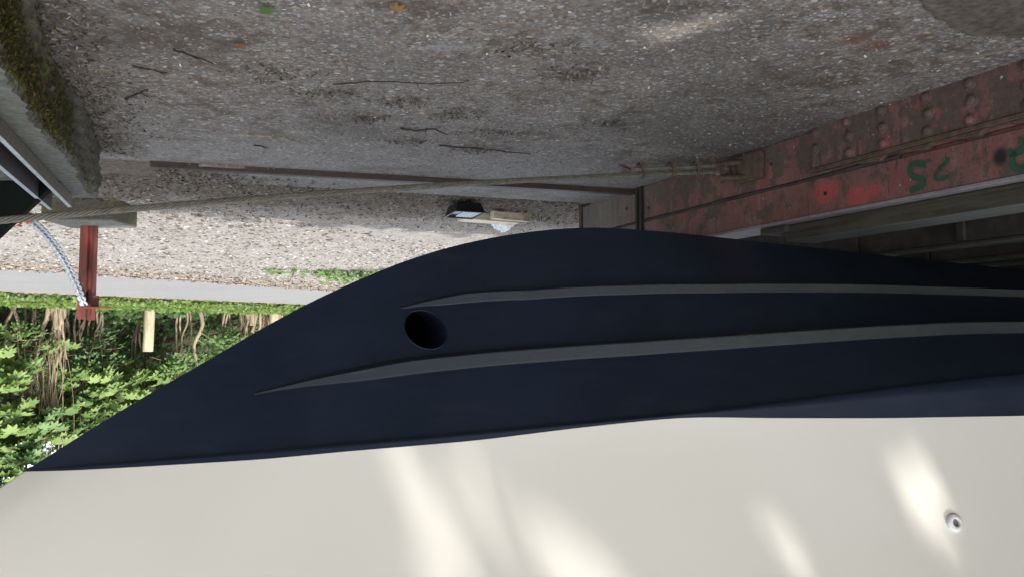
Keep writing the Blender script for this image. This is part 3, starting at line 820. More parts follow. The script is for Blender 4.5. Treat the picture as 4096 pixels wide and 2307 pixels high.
# chain from the post down to the plinth
def link_pts(c, t, nrm, L, Wd):
    b = t.cross(nrm).normalized(); pts = []
    for i in range(14):
        a = 2*math.pi*i/14; cx = math.cos(a); sx = math.sin(a)
        pts.append(c + t*(L*.5*(1 if cx > 0 else -1)*min(1, abs(cx)*1.25)**.8) + b*(Wd*.5*sx))
    return pts + [pts[0], pts[1]]
def chain_curve(t):
    a = Vector((PX-.02, PY-.07, .615)); b = Vector((2.19, 3.32, .262))
    return a + (b-a)*t + Z*(-.075*4*t*(1-t))
m = MB(); nl = 42
for i in range(nl):
    t = (i+.5)/nl; c = chain_curve(t); tg = (chain_curve(t+.005)-chain_curve(t-.005)).normalized()
    s0 = tg.cross(Z).normalized(); u0 = s0.cross(tg); ang = rad(0 if i % 2 else 90)
    m.tube(link_pts(c, tg, s0*math.cos(ang)+u0*math.sin(ang), .048, .033), .0068, 6, cap=False)
pa = Vector((2.19, 3.32, .262))
for i in range(11):
    c = pa + Vector((.035*i, -.02*i, -.004*i+.015*math.sin(i*2.1))); tg = Vector((.8, -.4, .35*math.cos(i*2))).normalized(); s0 = tg.cross(Z).normalized(); ang = rad(45 if i % 2 else -45); u0 = s0.cross(tg)
    m.tube(link_pts(c, tg, s0*math.cos(ang)+u0*math.sin(ang), .032, .024), .0042, 6, cap=False)
o = m.build('chain', MT['zinc'], origin=chain_curve(.5)); tag(o, 'galvanised chain sloping down from the red post towards the plinth', 'chain')
m = MB()
for k in range(30):
    a = random.random()*6.28; c = chain_curve(.97) + Vector((.006*random.uniform(-1, 1), .02*random.uniform(-1, 1), .01*random.uniform(-1, 1)))
    m.tube([c+Vector((.016*math.cos(x+a), .012*math.sin(2*x), .017*math.sin(x+a))) for x in np.linspace(0, 4.5, 9)], .0017, 4)
for k in range(7):
    c = chain_curve(.97); e = c+Vector((.03*random.random(), -.05, .03+.02*random.random()))
    m.tube([c, c*.5+e*.5+Vector((0, 0, .01*random.uniform(-1, 1))), e], .0014, 4)
o = m.build('twine_knot', MT['twine'], origin=chain_curve(.97)); tag(o, 'orange red twine knotted round the lower end of the chain', 'twine')

# low mossy kerb in the near left corner
m = MB(); gv = []; gf = []
edge = [(-1.9, 1.955), (-1.60, 1.94), (-1.357, 1.93), (-1.27, 1.915), (-1.184, 1.905), (-1.08, 1.83), (-1.0, 1.76), (-.93, 1.68), (-.86, 1.55), (-.8, 1.3)]
for i, (x, y) in enumerate(spl(edge, 5)):
    q = .004*math.sin(i*1.7)
    gv += [(x, y, 0), (x-.004+q, y-.006+q, .014), (x-.012, y-.022, .020), (x-.035, y-.085+q, .024), (x-.04, y-.097+q, .052), (x-.6, y-.7, .056), (x-.62, y-.72, 0)]
for i in range(len(gv)//7-1):
    for j in range(6): gf.append((i*7+j, i*7+j+1, (i+1)*7+j+1, (i+1)*7+j))
m.add(gv, gf, 0, True)
o = m.build('concrete_kerb', simple('brown_mossy_concrete', (.075, .062, .046), (.19, .165, .125), 45, .9, .2, .5), origin=(-1.2, 1.8, 0)); tag(o, 'low brown mossy concrete kerb in the near corner of the yard', 'kerb')

# ------------------------------------------------------------------ things lying by the yard
def gp(x, y): return Vector((x, y, zt(x, y)))
# black tray with a pale perforated insert
T0 = Vector((.285, 4.42, .018)); tx = Vector((.93, -.36, 0)).normalized(); ty = Vector((.36, .93, 0)).normalized()
tr = empty('plastic_tray', T0, 'black plastic tray with sloping sides and a pale blue insert on the gravel', 'tray')
m = MB()
def ring(hx, hy, z): return [T0+tx*(a*hx)+ty*(b*hy)+Z*z for a, b in ((-1, -1), (1, -1), (1, 1), (-1, 1))]
b0 = ring(.072, .10, 0); b1 = ring(.088, .118, .054); b2 = ring(.096, .132, .058); b3 = ring(.096, .132, .063); b4 = ring(.084, .114, .063); b5 = ring(.08, .11, .046)
vs_ = b0+b1+b2+b3+b4+b5; fs_ = [(3, 2, 1, 0)]
for k in range(5):
    for j in range(4): fs_.append((4*k+j, 4*k+(j+1) % 4, 4*k+4+(j+1) % 4, 4*k+4+j))
fs_.append((20, 21, 22, 23)); m.add(vs_, fs_); m.build('shell', MT['black'], tr, bevel=.003)
m = MB(); q0 = ring(.078, .107, .0475); m.box(q0[0], tx*.105, ty*.2, Z*.010); o = m.build('insert', MT['whiteplastic'], tr, bevel=.003)
m = MB()
for i in range(9):
    for j in range(5): m.lathe(q0[0]+tx*(.013+.0195*j)+ty*(.014+.021*i)+Z*.0104, Z, [(.0062, 0), (.0001, .0001)], 8)
m.build('hole', MT['darkgreen'], tr)
m = MB(); m.box(q0[0]+tx*.112, tx*.04, ty*.12, Z*.006); m.build('divider', simple('blue_plastic', (.02, .04, .09), (.05, .09, .18), 30, .35), tr)
# offcuts of fresh timber
def plank(p0, p1, wd, th, z0, name, lab, yaw=0):
    p0 = gp(*p0); p1 = gp(*p1); d = (p1-p0); d.z = 0; nrm = Vector((-d.y, d.x, 0)).normalized()
    if nrm.y < 0: nrm = -nrm
    m = MB(); m.box(p0+Z*z0, d, nrm*wd, Z*th); o = m.build(name, MT['freshwood'], origin=(p0+p1)/2, bevel=.002)
    return tag(o, lab, 'plank', 'timber offcuts on the gravel')
plank((.30, 4.74), (-.055, 4.93), .125, .045, .004, 'timber_offcut', 'longer pale timber offcut lying flat beside the black tray')
plank((.112, 4.64), (-.118, 4.775), .05, .05, .012, 'timber_offcut', 'shorter narrow timber offcut lying against the longer one')
m = MB(); nb_ = 14; c = gp(.06, 5.10); bv_ = []
for i in range(nb_):
    for j in range(nb_):
        u = i/(nb_-1)*2-1; v = j/(nb_-1)*2-1
        bv_.append(c + Vector((-.9, .3, 0))*u*.085*(1-.4*abs(v)) + Vector((.3, .9, 0))*v*.14 + Z*(.02+.055*(1-u*u)*(1-v*v)+.016*rng.uniform(-1, 1)))
m.add(bv_, [(i*nb_+j, (i+1)*nb_+j, (i+1)*nb_+j+1, i*nb_+j+1) for i in range(nb_-1) for j in range(nb_-1)])
o = m.build('plastic_bag', MT['bag'], origin=c); tag(o, 'crumpled clear plastic bag lying behind the pale timber offcut', 'bag')
# twigs on the concrete
def twig(pts, r, lab, mat='twig'):
    P = [Vector((x, y, .010+r)) for x, y in spl(pts, 5)]
    for p in P: p.z += random.uniform(0, .004)
    m = MB(); m.tube(P, [r*(1-.6*i/len(P)) for i in range(len(P))], 6)
    a = P[len(P)//2]; b = a+Vector((random.uniform(-.03, .03), .03, .006)); m.tube([a, b], [r*.6, r*.3], 5)
    o = m.build('twig', MT[mat], origin=a); tag(o, lab, 'twig', 'twigs lying on the concrete yard')
def gpx(x, y):
    cx, cy = (2048-x)/2980, (y-1153.5)/2980; a = PITCH
    d = Vector((cx, math.cos(a)+cy*math.sin(a), -math.sin(a)+cy*math.cos(a))); k = .79/-d.z
    return (d.x*k, d.y*k)
TW = [([(1.105,2.125),(1.03,2.18),(.99,2.1)][:2], .004, 'dark straight twig beside the mossy plinth on the gravelly concrete'),
      ([(.93,2.0),(.90,2.04),(.86,2.10)], .004, 'short dark bent twig, near edge of the yard by the plinth'),
      ([(1.28,2.42),(1.2,2.36),(1.16,2.33)], .004, 'small dark twig close to the foot of the mossy plinth'),
      ([(1.03,2.87),(.92,2.90),(.83,3.02)], .005, 'wavy dark twig out on the pale concrete between plinth and edging'),
      ([(.42,2.77),(.36,2.80),(.30,2.78),(.255,2.86)], .005, 'knobbly dark twig with a crook on the middle of the concrete'),
      ([(.56,2.29),(.42,2.26),(.22,2.28),(.13,2.25)], .0028, 'long thin brown twig curving across the middle of the yard'),
      ([(1.06,3.02),(1.02,3.07)], .004, 'tiny dark twig between the wavy twig and the steel edging'),
      ([(-1.42,1.98),(-1.28,2.06)], .002, 'thin pale straw near the low brown kerb'),
      ([(.30,3.03),(.10,3.10),(-.08,3.17)], .004, 'long rusty brown twig across the crack in the concrete')]
for a, b_, c_ in TW: twig(a, b_, c_, 'bark' if 'pale' in c_ else 'twig')
# small green leaf dropped at the near edge
MAPLE = []
half = [(0, 1.0), (11, .74), (24, .50), (41, .93), (57, .68), (75, .44), (98, .68), (124, .50), (158, .44)]
for a, r in half: MAPLE.append((r*math.sin(rad(a)), r*math.cos(rad(a)), -.18*r*r))
MAPLE.append((0, -.14, 0))
for a, r in half[:0:-1]: MAPLE.append((-r*math.sin(rad(a)), r*math.cos(rad(a)), -.18*r*r))
MAPLE = [(x, y+.14, z) for x, y, z in MAPLE]
MAPLE.append((0, .14, .05)); NM = len(MAPLE)-1
MAPF = [(i, (i+1) % NM, NM) for i in range(NM)]
OVAL = [(0, 0, 0), (.2, .2, .05), (.27, .5, .06), (.18, .8, .02), (0, 1.05, -.06), (-.18, .8, .02), (-.27, .5, .06), (-.2, .2, .05), (0, .5, -.02)]
OVF = [(i, (i+1) % 8, 8) for i in range(8)]
def leaf_things(lst):
    for (x, y, sz, col, lab, yaw) in lst:
        o = leaf_mesh('fallen_leaf', MT['leaf'], np.array([[x, y, .022]]), np.array([[math.cos(yaw), math.sin(yaw), .1]]), np.array([[-math.sin(yaw), math.cos(yaw), .05]]), np.array([[0, 0, 1.]]), np.array([sz]), np.array([col]), MAPLE, MAPF, None, (x, y, .01))
        tag(o, lab, 'leaf', 'leaves dropped on the yard')
leaf_things([(.60, 1.738, .032, (.08, .15, .04), 'fresh green leaf lying on the concrete at the near edge', 1.2),
             (.28, 1.735, .03, (.30, .17, .05), 'curled orange brown leaf on the concrete at the near edge', 2.2),
             (.735, 1.955, .026, (.22, .09, .03), 'small rust coloured leaf stuck on the gravelly concrete', .3)])

# ------------------------------------------------------------------ litter and loose stones
def scatter(n, fx, zoff=.012): 
    P = []
    while len(P) < n:
        x, y = fx()
        P.append((x, y, zt(x, y)+zoff))
    return np.array(P)
PEB = []; PF_ = []
for j, (zz, r) in enumerate(((-.2, .9), (.25, 1.0), (.62, .62))):
    for k in range(7):
        a = 2*math.pi*(k+.5*j)/7; PEB.append((r*math.cos(a), r*math.sin(a), zz))
PEB.append((0, 0, .78))
for j in range(2):
    for k in range(7): PF_.append((7*j+k, 7*j+(k+1) % 7, 7*j+7+(k+1) % 7, 7*j+7+k))
for k in range(7): PF_.append((14+k, 14+(k+1) % 7, 21))
def pebbles(name, n, fx, smin, smax, zoff, pal):
    P = scatter(n, fx, zoff); th = rng.uniform(0, 6.28, n); el = rng.uniform(.55, 1, n)[:, None]
    X = np.stack([np.cos(th), np.sin(th), rng.normal(0, .1, n)], 1); Y = np.stack([-np.sin(th), np.cos(th), rng.normal(0, .1, n)], 1)*el; N = np.tile([0, 0, .55], (n, 1))
    pal = np.array(pal); c = pal[rng.integers(0, len(pal), n)]*rng.uniform(.75, 1.2, (n, 1))
    sz = smin + (smax-smin)*rng.uniform(0, 1, n)**2.5
    return leaf_mesh(name, MT['tint'], P, X, Y, N, sz, c, PEB, PF_)
def f_yard():
    d = 1.65 + 2.3*random.random()**1.2; x = random.uniform(-.75, .62)*d
    return x, d
def f_gravel():
    q = random.random(); p = 4.2+4.0*random.random(); e = random.uniform(-2.5, 9)
    return pe(p, e)
STONE = [(.19, .15, .115), (.15, .12, .09), (.17, .145, .12), (.24, .22, .2), (.25, .237, .222), (.19, .14, .105), (.28, .27, .26), (.12, .10, .09)]
pebbles('loose_stones', 9000, f_yard, .002, .0078, .006, STONE)['kind'] = 'stuff'
pebbles('yard_gravel', 24000, f_gravel, .006, .022, .0, [(.15, .135, .12), (.23, .22, .212), (.37, .36, .35), (.07, .055, .045), (.19, .17, .145), (.10, .088, .072)])['kind'] = 'stuff'
FLK = [(-.3, -.5, .04), (.3, -.45, 0), (.36, .1, .1), (.1, .6, .04), (-.3, .35, .12)]
def flakes(name, n, fx, smin, smax, pal, zoff=.012, flat=.25):
    P = scatter(n, fx, zoff); th = rng.uniform(0, 6.28, n)
    nd = np.stack([rng.normal(0, flat, n), rng.normal(0, flat, n), np.ones(n)], 1); yd = np.stack([np.cos(th), np.sin(th), np.zeros(n)], 1)
    X, Y, N = frames(nd, yd); X = X*rng.uniform(.3, 1, (n, 1))
    pal = np.array(pal); c = pal[rng.integers(0, len(pal), n)]*rng.uniform(.7, 1.25, (n, 1))
    P[:, 2] += rng.uniform(0, .008, n)
    return leaf_mesh(name, MT['tint'], P, X, Y, N, rng.uniform(smin, smax, n), c, FLK, [(0, 1, 2, 3, 4)])
def f_mould():
    while True:
        q = .36+abs(random.gauss(0, .8)); r = random.uniform(-2.6, 2.8)
        x, y = qr(q, r)
        if random.random() < 1-.35*max(0, q-.6): return x, y
def f_plinth():
    a = random.uniform(-.1, 2.2); o = -abs(random.gauss(0, .09))-.012; p = pl(a, o, 0); return p.x, p.y
def f_straw():
    return pe(7.2+1.0*random.random(), random.uniform(-2, 9))
BRN = [(.080, .066, .046), (.12, .10, .072), (.16, .14, .104), (.05, .041, .031), (.25, .23, .185), (.13, .09, .06), (.19, .177, .145), (.066, .053, .037)]
flakes('leaf_litter', 9500, f_mould, .007, .026, BRN, .008, .35)['kind'] = 'stuff'
def f_apron():
    r = abs(random.gauss(0, .35)); return qr(random.uniform(.02, .34)+.1*r, r+.02)
flakes('leaf_litter', 1100, f_apron, .006, .022, BRN, .03, .35)['kind'] = 'stuff'
flakes('leaf_litter', 2200, f_plinth, .005, .017, BRN, .010, .5)['kind'] = 'stuff'
flakes('dry_straw', 5000, f_straw, .015, .04, [(.29, .23, .16), (.34, .29, .22), (.22, .165, .12), (.17, .12, .09)], .006, .3)['kind'] = 'stuff'
def f_clump():
    c = random.choice([(.36, 2.47), (.60, 2.38), (.20, 2.62), (.05, 2.85), (.42, 2.98), (.15, 3.12), (.70, 2.2), (-.2, 2.2), (-.35, 2.75), (-.05, 2.0), (.55, 2.66)])
    return c[0]+random.gauss(0, .07), c[1]+random.gauss(0, .035)
flakes('leaf_litter', 1700, f_clump, .006, .016, BRN, .008, .4)['kind'] = 'stuff'
def f_fleck(): return f_yard()
flakes('pale_flecks', 1100, f_fleck, .004, .012, [(.42, .39, .34), (.36, .32, .27), (.45, .43, .41), (.26, .19, .13)], .009, .4)['kind'] = 'stuff'

# ------------------------------------------------------------------ greenery
def green(n, lo, hi, dark=0):
    t = rng.uniform(0, 1, (n, 1)); return (1-t)*np.array(lo) + t*np.array(hi)
IVY = [(0, 0, 0), (.42, -.12, .0), (.34, .3, .05), (.5, .52, 0), (.16, .62, .04), (0, 1.0, -.05), (-.16, .62, .04), (-.5, .52, 0), (-.34, .3, .05), (-.42, -.12, 0)]
def ground_leaves(name, n, fx, smin, smax, lo, hi, zr, tilt=.5, face=(0, 0, 1)):
    P = scatter(n, fx, 0); P[:, 2] += rng.uniform(zr[0], zr[1], n)
    th = rng.uniform(0, 6.28, n); nd = np.tile(face, (n, 1)) + rng.normal(0, tilt, (n, 3)); yd = np.stack([np.cos(th), np.sin(th), rng.normal(0, .2, n)], 1)
    X, Y, N = frames(nd, yd)
    return leaf_mesh(name, MT['leaf'], P, X, Y, N, rng.uniform(smin, smax, n), green(n, lo, hi), IVY, [tuple(range(10))])
toward = (-.55, -.5, .7)
o = ground_leaves('ivy_cover', 9000, lambda: pe(11.93+abs(random.gauss(0, .5)), random.uniform(2, 14)), .035, .075, (.045, .085, .013), (.125, .19, .038), (.01, .09), .45, toward); o['kind'] = 'stuff'
o = ground_leaves('bank_ivy', 15000, lambda: pe(12.9+4.2*random.random(), random.uniform(1, 17)), .05, .11, (.02, .05, .014), (.065, .125, .032), (.0, .16), .5, toward); o['kind'] = 'stuff'
# weeds at the path edge and on the gravel
def weed(x, y, n, r, h, lab, grp='weeds in the gravel', lo=(.05, .11, .025), hi=(.125, .21, .05), sz=(.03, .07)):
    rt_ = empty('weed', (x, y, zt(x, y)), lab, 'weed', grp)
    P = np.stack([x+rng.normal(0, r, n), y+rng.normal(0, r*.5, n), zt(x, y)+rng.uniform(.003, h, n)], 1)
    th = rng.uniform(0, 6.28, n); X, Y, N = frames(np.tile([-.3, -.5, .8], (n, 1))+rng.normal(0, .4, (n, 3)), np.stack([np.cos(th), np.sin(th), rng.normal(.1, .3, n)], 1))
    leaf_mesh('leaves', MT['leaf'], P, X, Y, N, rng.uniform(sz[0], sz[1], n), green(n, lo, hi), OVAL, OVF, rt_, (x, y, zt(x, y)))
    m = MB()
    for i in range(max(3, n//14)):
        a = random.random()*6.28; m.tube([(x, y, zt(x, y)), (x+r*.5*math.cos(a), y+r*.3*math.sin(a), zt(x, y)+h*.5), (x+r*math.cos(a), y+r*.5*math.sin(a), zt(x, y)+h*.95)], .0025, 5)
    m.build('stem', MT['bark'], rt_)
weed(1.72, 8.35, 210, .22, .13, 'largest green weed clump at the edge of the path against the bow')
weed(2.02, 8.15, 70, .14, .07, 'thin straggling weed beside the large clump at the path edge')
weed(2.45, 7.85, 36, .12, .05, 'small flat weed patch on the gravel short of the path')
weed(-.14, 4.86, 22, .035, .04, 'tiny bright weed beside the timber offcuts', sz=(.012, .03))
weed(-.25, 5.0, 10, .03, .03, 'tiny sparse weed nearer the end of the red beam', sz=(.012, .025))
weed(.95, 4.1, 22, .13, .02, 'faint green weed in the leaf mould beyond the steel edging', sz=(.012, .028))

# wooden post on the verge
wx, wy = 6.284, 12.923
m = MB(); m.tube([(wx, wy, .15), (wx+.004, wy, .6), (wx+.012, wy, 1.045), (wx+.012, wy, 1.058)], [.088, .087, .085, .075], 18)
o = m.build('wooden_post', MT['postwood'], origin=(wx, wy, .2)); tag(o, 'round pale wooden post standing in the ivy verge', 'post')

def stem_path(p, top, wob=.06, n=7):
    p = Vector(p); top = Vector(top); out = []
    for i in range(n):
        t = i/(n-1); q = p+(top-p)*t
        if 0 < i < n-1: q += Vector((random.gauss(0, wob), random.gauss(0, wob), 0))
        out.append(q)
    return [Vector(x) for x in spl([tuple(q) for q in out], 3)]
def coppice(p, e, ns, h, spread, lab, r=(.012, .035), base=.12, nshoot=0, z0=.8):
    x, y = pe(p, e); z = zt(x, y)-.03
    rt_ = empty('coppice_stool', (x, y, z), lab, 'shrub', 'cut coppice stools on the bank')
    m = MB(); heads = []
    for i in range(ns):
        a = random.random()*6.28; q = base*math.sqrt(random.random()); hh = h*random.uniform(.6, 1.05)
        s0 = (x+q*math.cos(a), y+q*math.sin(a), z)
        tp = (s0[0]+spread*hh*random.gauss(0, 1)*.25, s0[1]+spread*hh*random.gauss(0, 1)*.25, z+hh)
        P = stem_path(s0, tp, .012*hh+.008); rr_ = random.uniform(*r); heads.append(P[-1])
        m.tube(P, [rr_*(1-.5*k/len(P)) for k in range(len(P))], 7)
        if random.random() < .4:
            k = random.randint(3, len(P)-3); b = P[k]; m.tube([b, b+Vector((random.gauss(0, .12), random.gauss(0, .1), random.uniform(-.05, .2))), b+Vector((random.gauss(0, .25), random.gauss(0, .2), random.uniform(-.1, .45)))], [rr_*.4, rr_*.3, .003], 5)
    for i in range(nshoot):
        b = random.choice(heads)+Vector((random.gauss(0, .05), random.gauss(0, .05), -random.uniform(0, .3))); L = z0*random.uniform(.5, 1.1)
        tp = b+Vector((random.gauss(0, spread*.55)*L*.6, random.gauss(0, spread*.42)*L*.6, L))
        P = stem_path(b, tp, .014*L, 5); rr_ = random.uniform(.004, .010)
        m.tube(P, [rr_*(1-.6*k/len(P)) for k in range(len(P))], 6)
    for i in range(3):
        a = random.random()*6.28; m.tube([(x+base*.6*math.cos(a), y+base*.6*math.sin(a), z-.1), (x+base*.6*math.cos(a), y+base*.6*math.sin(a), z+random.uniform(.15, .5))], [.06, .045], 9)
    m.build('stems', MT['bark'], rt_)
    return rt_

def shrub(p, e, h, lab, cat, name, grp, sprays, leaf='maple', lo=(.08, .145, .036), hi=(.215, .29, .105), sz=(.10, .165), nstem=4, rx=.8, zmin=.2, per=12):
    x, y = pe(p, e); z = zt(x, y)-.03
    rt_ = empty(name, (x, y, z), lab, cat, grp)
    m = MB(); P = []; NDs = []; YDs = []
    tips = []
    for i in range(nstem):
        a = random.random()*6.28; tp = (x+rx*.5*math.cos(a)*random.random(), y+rx*.5*math.sin(a)*random.random(), z+h*random.uniform(.75, 1))
        q = stem_path((x+random.gauss(0, .06), y+random.gauss(0, .06), z), tp, .014*h+.01)
        m.tube(q, [.022*(1-.7*k/len(q)) for k in range(len(q))], 6); tips.append(q)
    for i in range(sprays):
        q = random.choice(tips); t = random.uniform(zmin, 1); b = q[min(len(q)-1, int(t*len(q)))]
        a = random.random()*6.28; L = rx*random.uniform(.35, 1)*(1.15-.6*t)
        # sprays reach mostly towards the light over the path
        dv = Vector((math.cos(a)-.55, math.sin(a)-.45, random.uniform(-.05, .35))).normalized()
        tip = b+dv*L
        m.tube([b, b+dv*L*.5+Vector((0, 0, .04)), tip], [.008, .006, .003], 5)
        for k in range(per):
            u = random.uniform(.35, 1.05); c = b+dv*L*u+Vector((random.gauss(0, .09), random.gauss(0, .09), random.gauss(0, .045)))
            P.append(c); out = Vector((dv.x+random.gauss(0, .7), dv.y+random.gauss(0, .7), -.35+random.gauss(0, .2)))
            YDs.append(out); NDs.append(Vector((dv.x*.45+random.gauss(0, .22)-.15, dv.y*.45+random.gauss(0, .22)-.15, .85)))
    m.build('stems', MT['darkbark'] if leaf == 'maple' else MT['bark'], rt_)
    P = np.array(P); n = len(P); X, Y, N = frames(np.array(NDs), np.array(YDs))
    cols = green(n, lo, hi)
    if leaf == 'maple': T, F = MAPLE, MAPF
    else: T, F = OVAL, OVF
    leaf_mesh('foliage', MT['leaf'], P, X, Y, N, rng.uniform(sz[0], sz[1], n), cols, T, F, rt_, (x, y, z))
    return rt_

# stools: positions along the bank, e grows to the left in the upright world
coppice(12.85, 5.55, 9, 1.15, .5, 'thick stool of many tall tan stems between the sycamore shrubs', (.02, .045), .13, 28, 2.5)
coppice(12.75, 9.05, 12, 1.1, .5, 'cut stool of stout pale stems beyond the wooden post, against the hull', (.02, .045), .24, 14, .9)
coppice(12.95, 9.75, 12, .9, .7, 'low tangle of thin bare stems at the foot of the hull edge', (.008, .02), .25, 18, .6)
m = MB(); x, y = pe(12.6, 9.55); m.tube([(x, y, .2), (x+.02, y, .5), (x-.02, y, .62)], [.11, .09, .07], 10); o = m.build('tree_stump', MT['postwood'], origin=(x, y, .2)); tag(o, 'short pale cut tree stump in the ivy beyond the stout stems', 'stump')
x, y = pe(12.9, 8.05); z = zt(x, y)
m = MB(); rt_ = empty('sapling', (x, y, z), 'single slender bare sapling leaning just beside the wooden post', 'sapling')
P = stem_path((x, y, z-.05), (x+.25, y+.2, z+2.2), .06); m.tube(P, [.04*(1-.6*k/len(P)) for k in range(len(P))], 8)
for i in range(7):
    b = random.choice(P[4:]); m.tube([b, b+Vector((random.gauss(0, .25), random.gauss(0, .2), .1)), b+Vector((random.gauss(0, .5), random.gauss(0, .3), -.05))], [.012, .008, .004], 5)
m.build('trunk', MT['bark'], rt_)
SY = 'sycamore shrubs on the bank'
shrub(13.75, 7.4, 3.1, 'broad sycamore shrub with tiers of big leaves right behind the wooden post', 'shrub', 'sycamore_shrub', SY, 30, rx=1.15, zmin=.32)
shrub(13.35, 6.35, 3.3, 'tall sycamore shrub between the tan stool and the wooden post', 'shrub', 'sycamore_shrub', SY, 34, rx=1.0, zmin=.25)
shrub(13.0, 4.7, 3.4, 'sycamore shrub at the open end of the bank beyond the tan stool', 'shrub', 'sycamore_shrub', SY, 32, rx=.95, zmin=.2)
shrub(12.95, 5.3, 3.4, 'pale leaved sycamore shrub whose top hangs over the tan stool', 'shrub', 'sycamore_shrub', SY, 22, rx=.8, zmin=.55, lo=(.075, .14, .05), hi=(.155, .235, .10))
shrub(14.2, 8.2, 3.0, 'sycamore shrub in shade high on the bank behind the slender sapling', 'shrub', 'sycamore_shrub', SY, 26, rx=1.1, zmin=.3, lo=(.03, .08, .02), hi=(.08, .17, .04))
shrub(13.7, 4.5, 4.0, 'leafy sycamore shrub seen beside the stem of the boat', 'shrub', 'sycamore_shrub', SY, 34, rx=1.1, zmin=.45)
shrub(12.9, 5.05, 3.6, 'sycamore shrub with drooping tiers of leaves in front of the tan shoots', 'shrub', 'sycamore_shrub', SY, 26, rx=.85, zmin=.5)
shrub(13.1, 6.0, 2.2, 'half height sycamore shrub at the foot of the tan stool', 'shrub', 'sycamore_shrub', SY, 18, rx=.7, zmin=.3)
EL = 'small leaved shrubs on the bank'
shrub(12.95, 8.75, 1.75, 'bushy elder with small oval leaves in front of the stout stems', 'shrub', 'elder_shrub', EL, 26, 'oval', (.06, .125, .04), (.14, .22, .08), (.06, .12), rx=.55, zmin=.35, per=22)
shrub(13.2, 8.0, 2.2, 'light green elder beside the sapling, close to the hull edge', 'shrub', 'elder_shrub', EL, 28, 'oval', (.07, .135, .04), (.16, .245, .08), (.06, .12), rx=.7, zmin=.5, per=20)
shrub(13.1, 6.35, 1.2, 'low hawthorn with small bluish leaves behind the red post', 'shrub', 'hawthorn_shrub', EL, 20, 'oval', (.045, .10, .04), (.11, .19, .08), (.04, .08), rx=.75, zmin=.4, per=24)
shrub(13.4, 5.9, 3.8, 'tall thin hazel filling the gap above the tan stool', 'shrub', 'hazel_shrub', EL, 34, 'oval', (.045, .095, .03), (.11, .185, .06), (.07, .13), rx=1.0, zmin=.45, per=16)
shrub(12.8, 4.9, 1.2, 'small bushy hawthorn at the open end of the bank', 'shrub', 'hawthorn_shrub', EL, 20, 'oval', (.05, .11, .03), (.125, .20, .06), (.05, .09), rx=.6, zmin=.3, per=20)

# woodland trees beyond and over the bank
QUAD = [(-.5, 0, 0), (0, -.15, .06), (.5, 0, 0), (.3, .6, .05), (0, 1.0, -.08), (-.3, .6, .05)]
def tree(x, y, h, crown_c, crown_r, n, sz, lab, grp, name='woodland_tree', lo=(.03, .065, .016), hi=(.10, .175, .045), tr_=.13, holes=None, clumps=26, clump_r=.42, trunk_lean=(0, 0)):
    z = zt(x, y)-.05
    rt_ = empty(name, (x, y, z), lab, 'tree', grp)
    cc = Vector(crown_c); cr = Vector(crown_r)
    m = MB(); top = Vector((x+trunk_lean[0], y+trunk_lean[1], z+h*.8)); P = stem_path((x, y, z), top, .05, 7)
    m.tube(P, [tr_*(1-.7*k/len(P)) for k in range(len(P))], 10)
    cl = []
    for i in range(clumps):
        d = Vector((random.gauss(0, 1), random.gauss(0, 1), random.gauss(0, 1))).normalized()*random.uniform(.35, .95)
        c = cc+Vector((d.x*cr.x, d.y*cr.y, d.z*cr.z)); cl.append(c)
        if i % 2 == 0:
            b = P[min(len(P)-1, int(len(P)*random.uniform(.45, .95)))]
            m.tube([b, (b+c)/2+Vector((0, 0, .15)), c], [tr_*.35, tr_*.22, .012], 6)
    m.build('trunk', MT['darkbark'], rt_)
    cl = np.array(cl); ci = rng.integers(0, len(cl), n)
    off = unit(rng.normal(0, 1, (n, 3)))*rng.uniform(.2, 1, (n, 1))**.5*np.array(cr)*clump_r
    P = cl[ci]+off
    if holes is not None:
        P = P[holes(P)]; n = len(P)
    nd = np.tile([-.2, -.25, .8], (n, 1))+rng.normal(0, .55, (n, 3)); yd = rng.normal(0, 1, (n, 3))-np.array([0, 0, .3])
    X, Y, N = frames(nd, yd)
    leaf_mesh('crown', MT['leaf'], P, X, Y, N, rng.uniform(sz[0], sz[1], n)*(shrink(P) if holes is not None else 1), green(n, lo, hi), QUAD, [tuple(range(6))], rt_, (x, y, z))
WT_ = 'woodland trees beyond the bank'
k = 0
for (p, e, h, lab) in ((16.0, 3.4, 8, 'woodland tree furthest towards the open end of the bank'), (16.5, 5.6, 8.5, 'tall woodland tree directly behind the tan stool'), (15.8, 7.9, 8, 'dense woodland tree behind the wooden post'), (16.2, 10.4, 8, 'woodland tree behind the stout cut stems'), (17.2, 1.2, 9, 'woodland tree seen past the stem of the boat'), (20.5, 4.9, 11, 'tallest dark tree at the back of the wood'), (15.6, 13.2, 8.5, 'woodland tree hidden mostly by the hull, far along the path'), (18.5, 6.8, 10, 'large dark tree deep in the wood'), (19.0, 3.0, 10, 'large dark tree at the back corner of the wood'), (18.5, 10.5, 10, 'large dark tree at the back of the wood near the hull')):
    x, y = pe(p, e); zb = zt(x, y)
    tree(x, y, h, (x, y, zb+h*.50), (2.0, 2.0, h*.40), 4200, (.12, .24), lab, WT_)

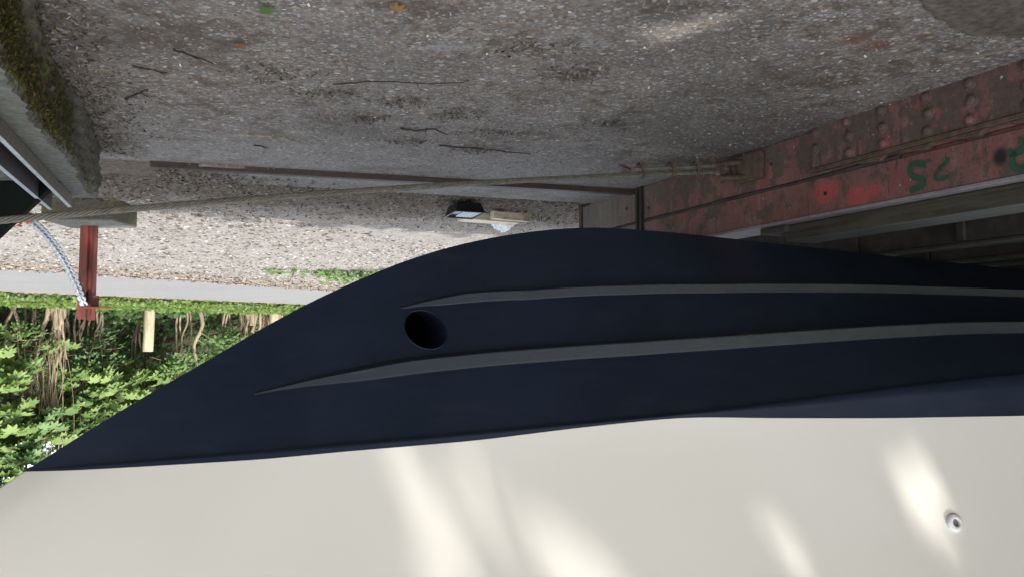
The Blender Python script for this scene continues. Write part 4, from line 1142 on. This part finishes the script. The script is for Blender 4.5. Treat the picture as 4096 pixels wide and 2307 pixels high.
# big tree behind the camera; its leaves shade the yard and its gaps let the sun spots through
SPOTS = []
def sp_(s, z, r):
    best = min(((abs(side(a, v)[2]-z)+abs(side(a, v)[0]-s), a, v) for a in np.linspace(-1, 2.6, 121) for v in np.linspace(.02, 1, 80)))
    SPOTS.append((np.array(boat(*side(best[1], best[2]))), r))
for s, z, r in ((1.637, 1.19, .022), (1.605, 1.29, .040), (1.59, 1.42, .05), (1.58, 1.52, .05), (1.395, 1.255, .042), (1.375, 1.30, .02), (1.203, 1.44, .05), (1.24, 1.39, .016), (.684, 1.335, .014), (.690, 1.43, .036), (.215, 1.25, .02), (.205, 1.275, .05), (.225, 1.34, .03), (1.0, 1.28, .0), (.44, 1.28, .0), (.30, 1.20, .0)): sp_(s, z, r)
for gx_, gy_, gr_ in ((-.49, 1.90, .075), (-.38, 1.94, .05), (-.62, 1.88, .04)): SPOTS.append((np.array([gx_, gy_, .0]), gr_))
def gaps(P):
    keep = np.ones(len(P), bool); L = np.array(LDIR)
    for c, r in SPOTS:
        d = P-c; t = d@L; perp = np.linalg.norm(d-t[:, None]*L, axis=1); keep &= (perp > r+.04) | ((perp > .02) & (rng.uniform(0, 1, len(P)) < .03))
    return keep
def shrink(P):
    m = np.ones(len(P)); L = np.array(LDIR)
    for c, r in SPOTS:
        d = P-c; t = d@L; perp = np.linalg.norm(d-t[:, None]*L, axis=1); m = np.minimum(m, np.clip((perp-r+.0)/.14, .25, 1))
    return m
for (x, y, h, lab) in ((-8.5, 6.5, 7, 'unseen bushy dark tree astern of the boat, added to darken the beams'), (-8.5, 2.2, 7, 'unseen bushy dark tree to the side of the cradle beams, added for shade'), (-6.2, 11.0, 7.5, 'unseen bushy dark tree across the yard behind the stern, added for shade'), (-4.7, .7, 5, 'unseen low dense bushy tree beside the red beam, added to darken the ground'), (-7.5, -2.0, 7, 'unseen bushy dark tree behind the camera beside the yard, added for shade')):  # unseen trees added to darken the ground and beams on the left
    tree(x, y, h, (x, y, h*.5), (1.9, 1.9, h*.46), 4200, (.14, .26), lab, 'unseen shade trees added round the yard', holes=gaps)
tree(-6.2, -4.6, 8.5, (-5.1, -3.6, 7.0), (4.2, 3.1, 1.9), 26000, (.12, .22), 'spreading tree behind the camera whose leaves shade the boat and yard', None, 'yard_tree', tr_=.24, holes=gaps, clumps=90, clump_r=.30)
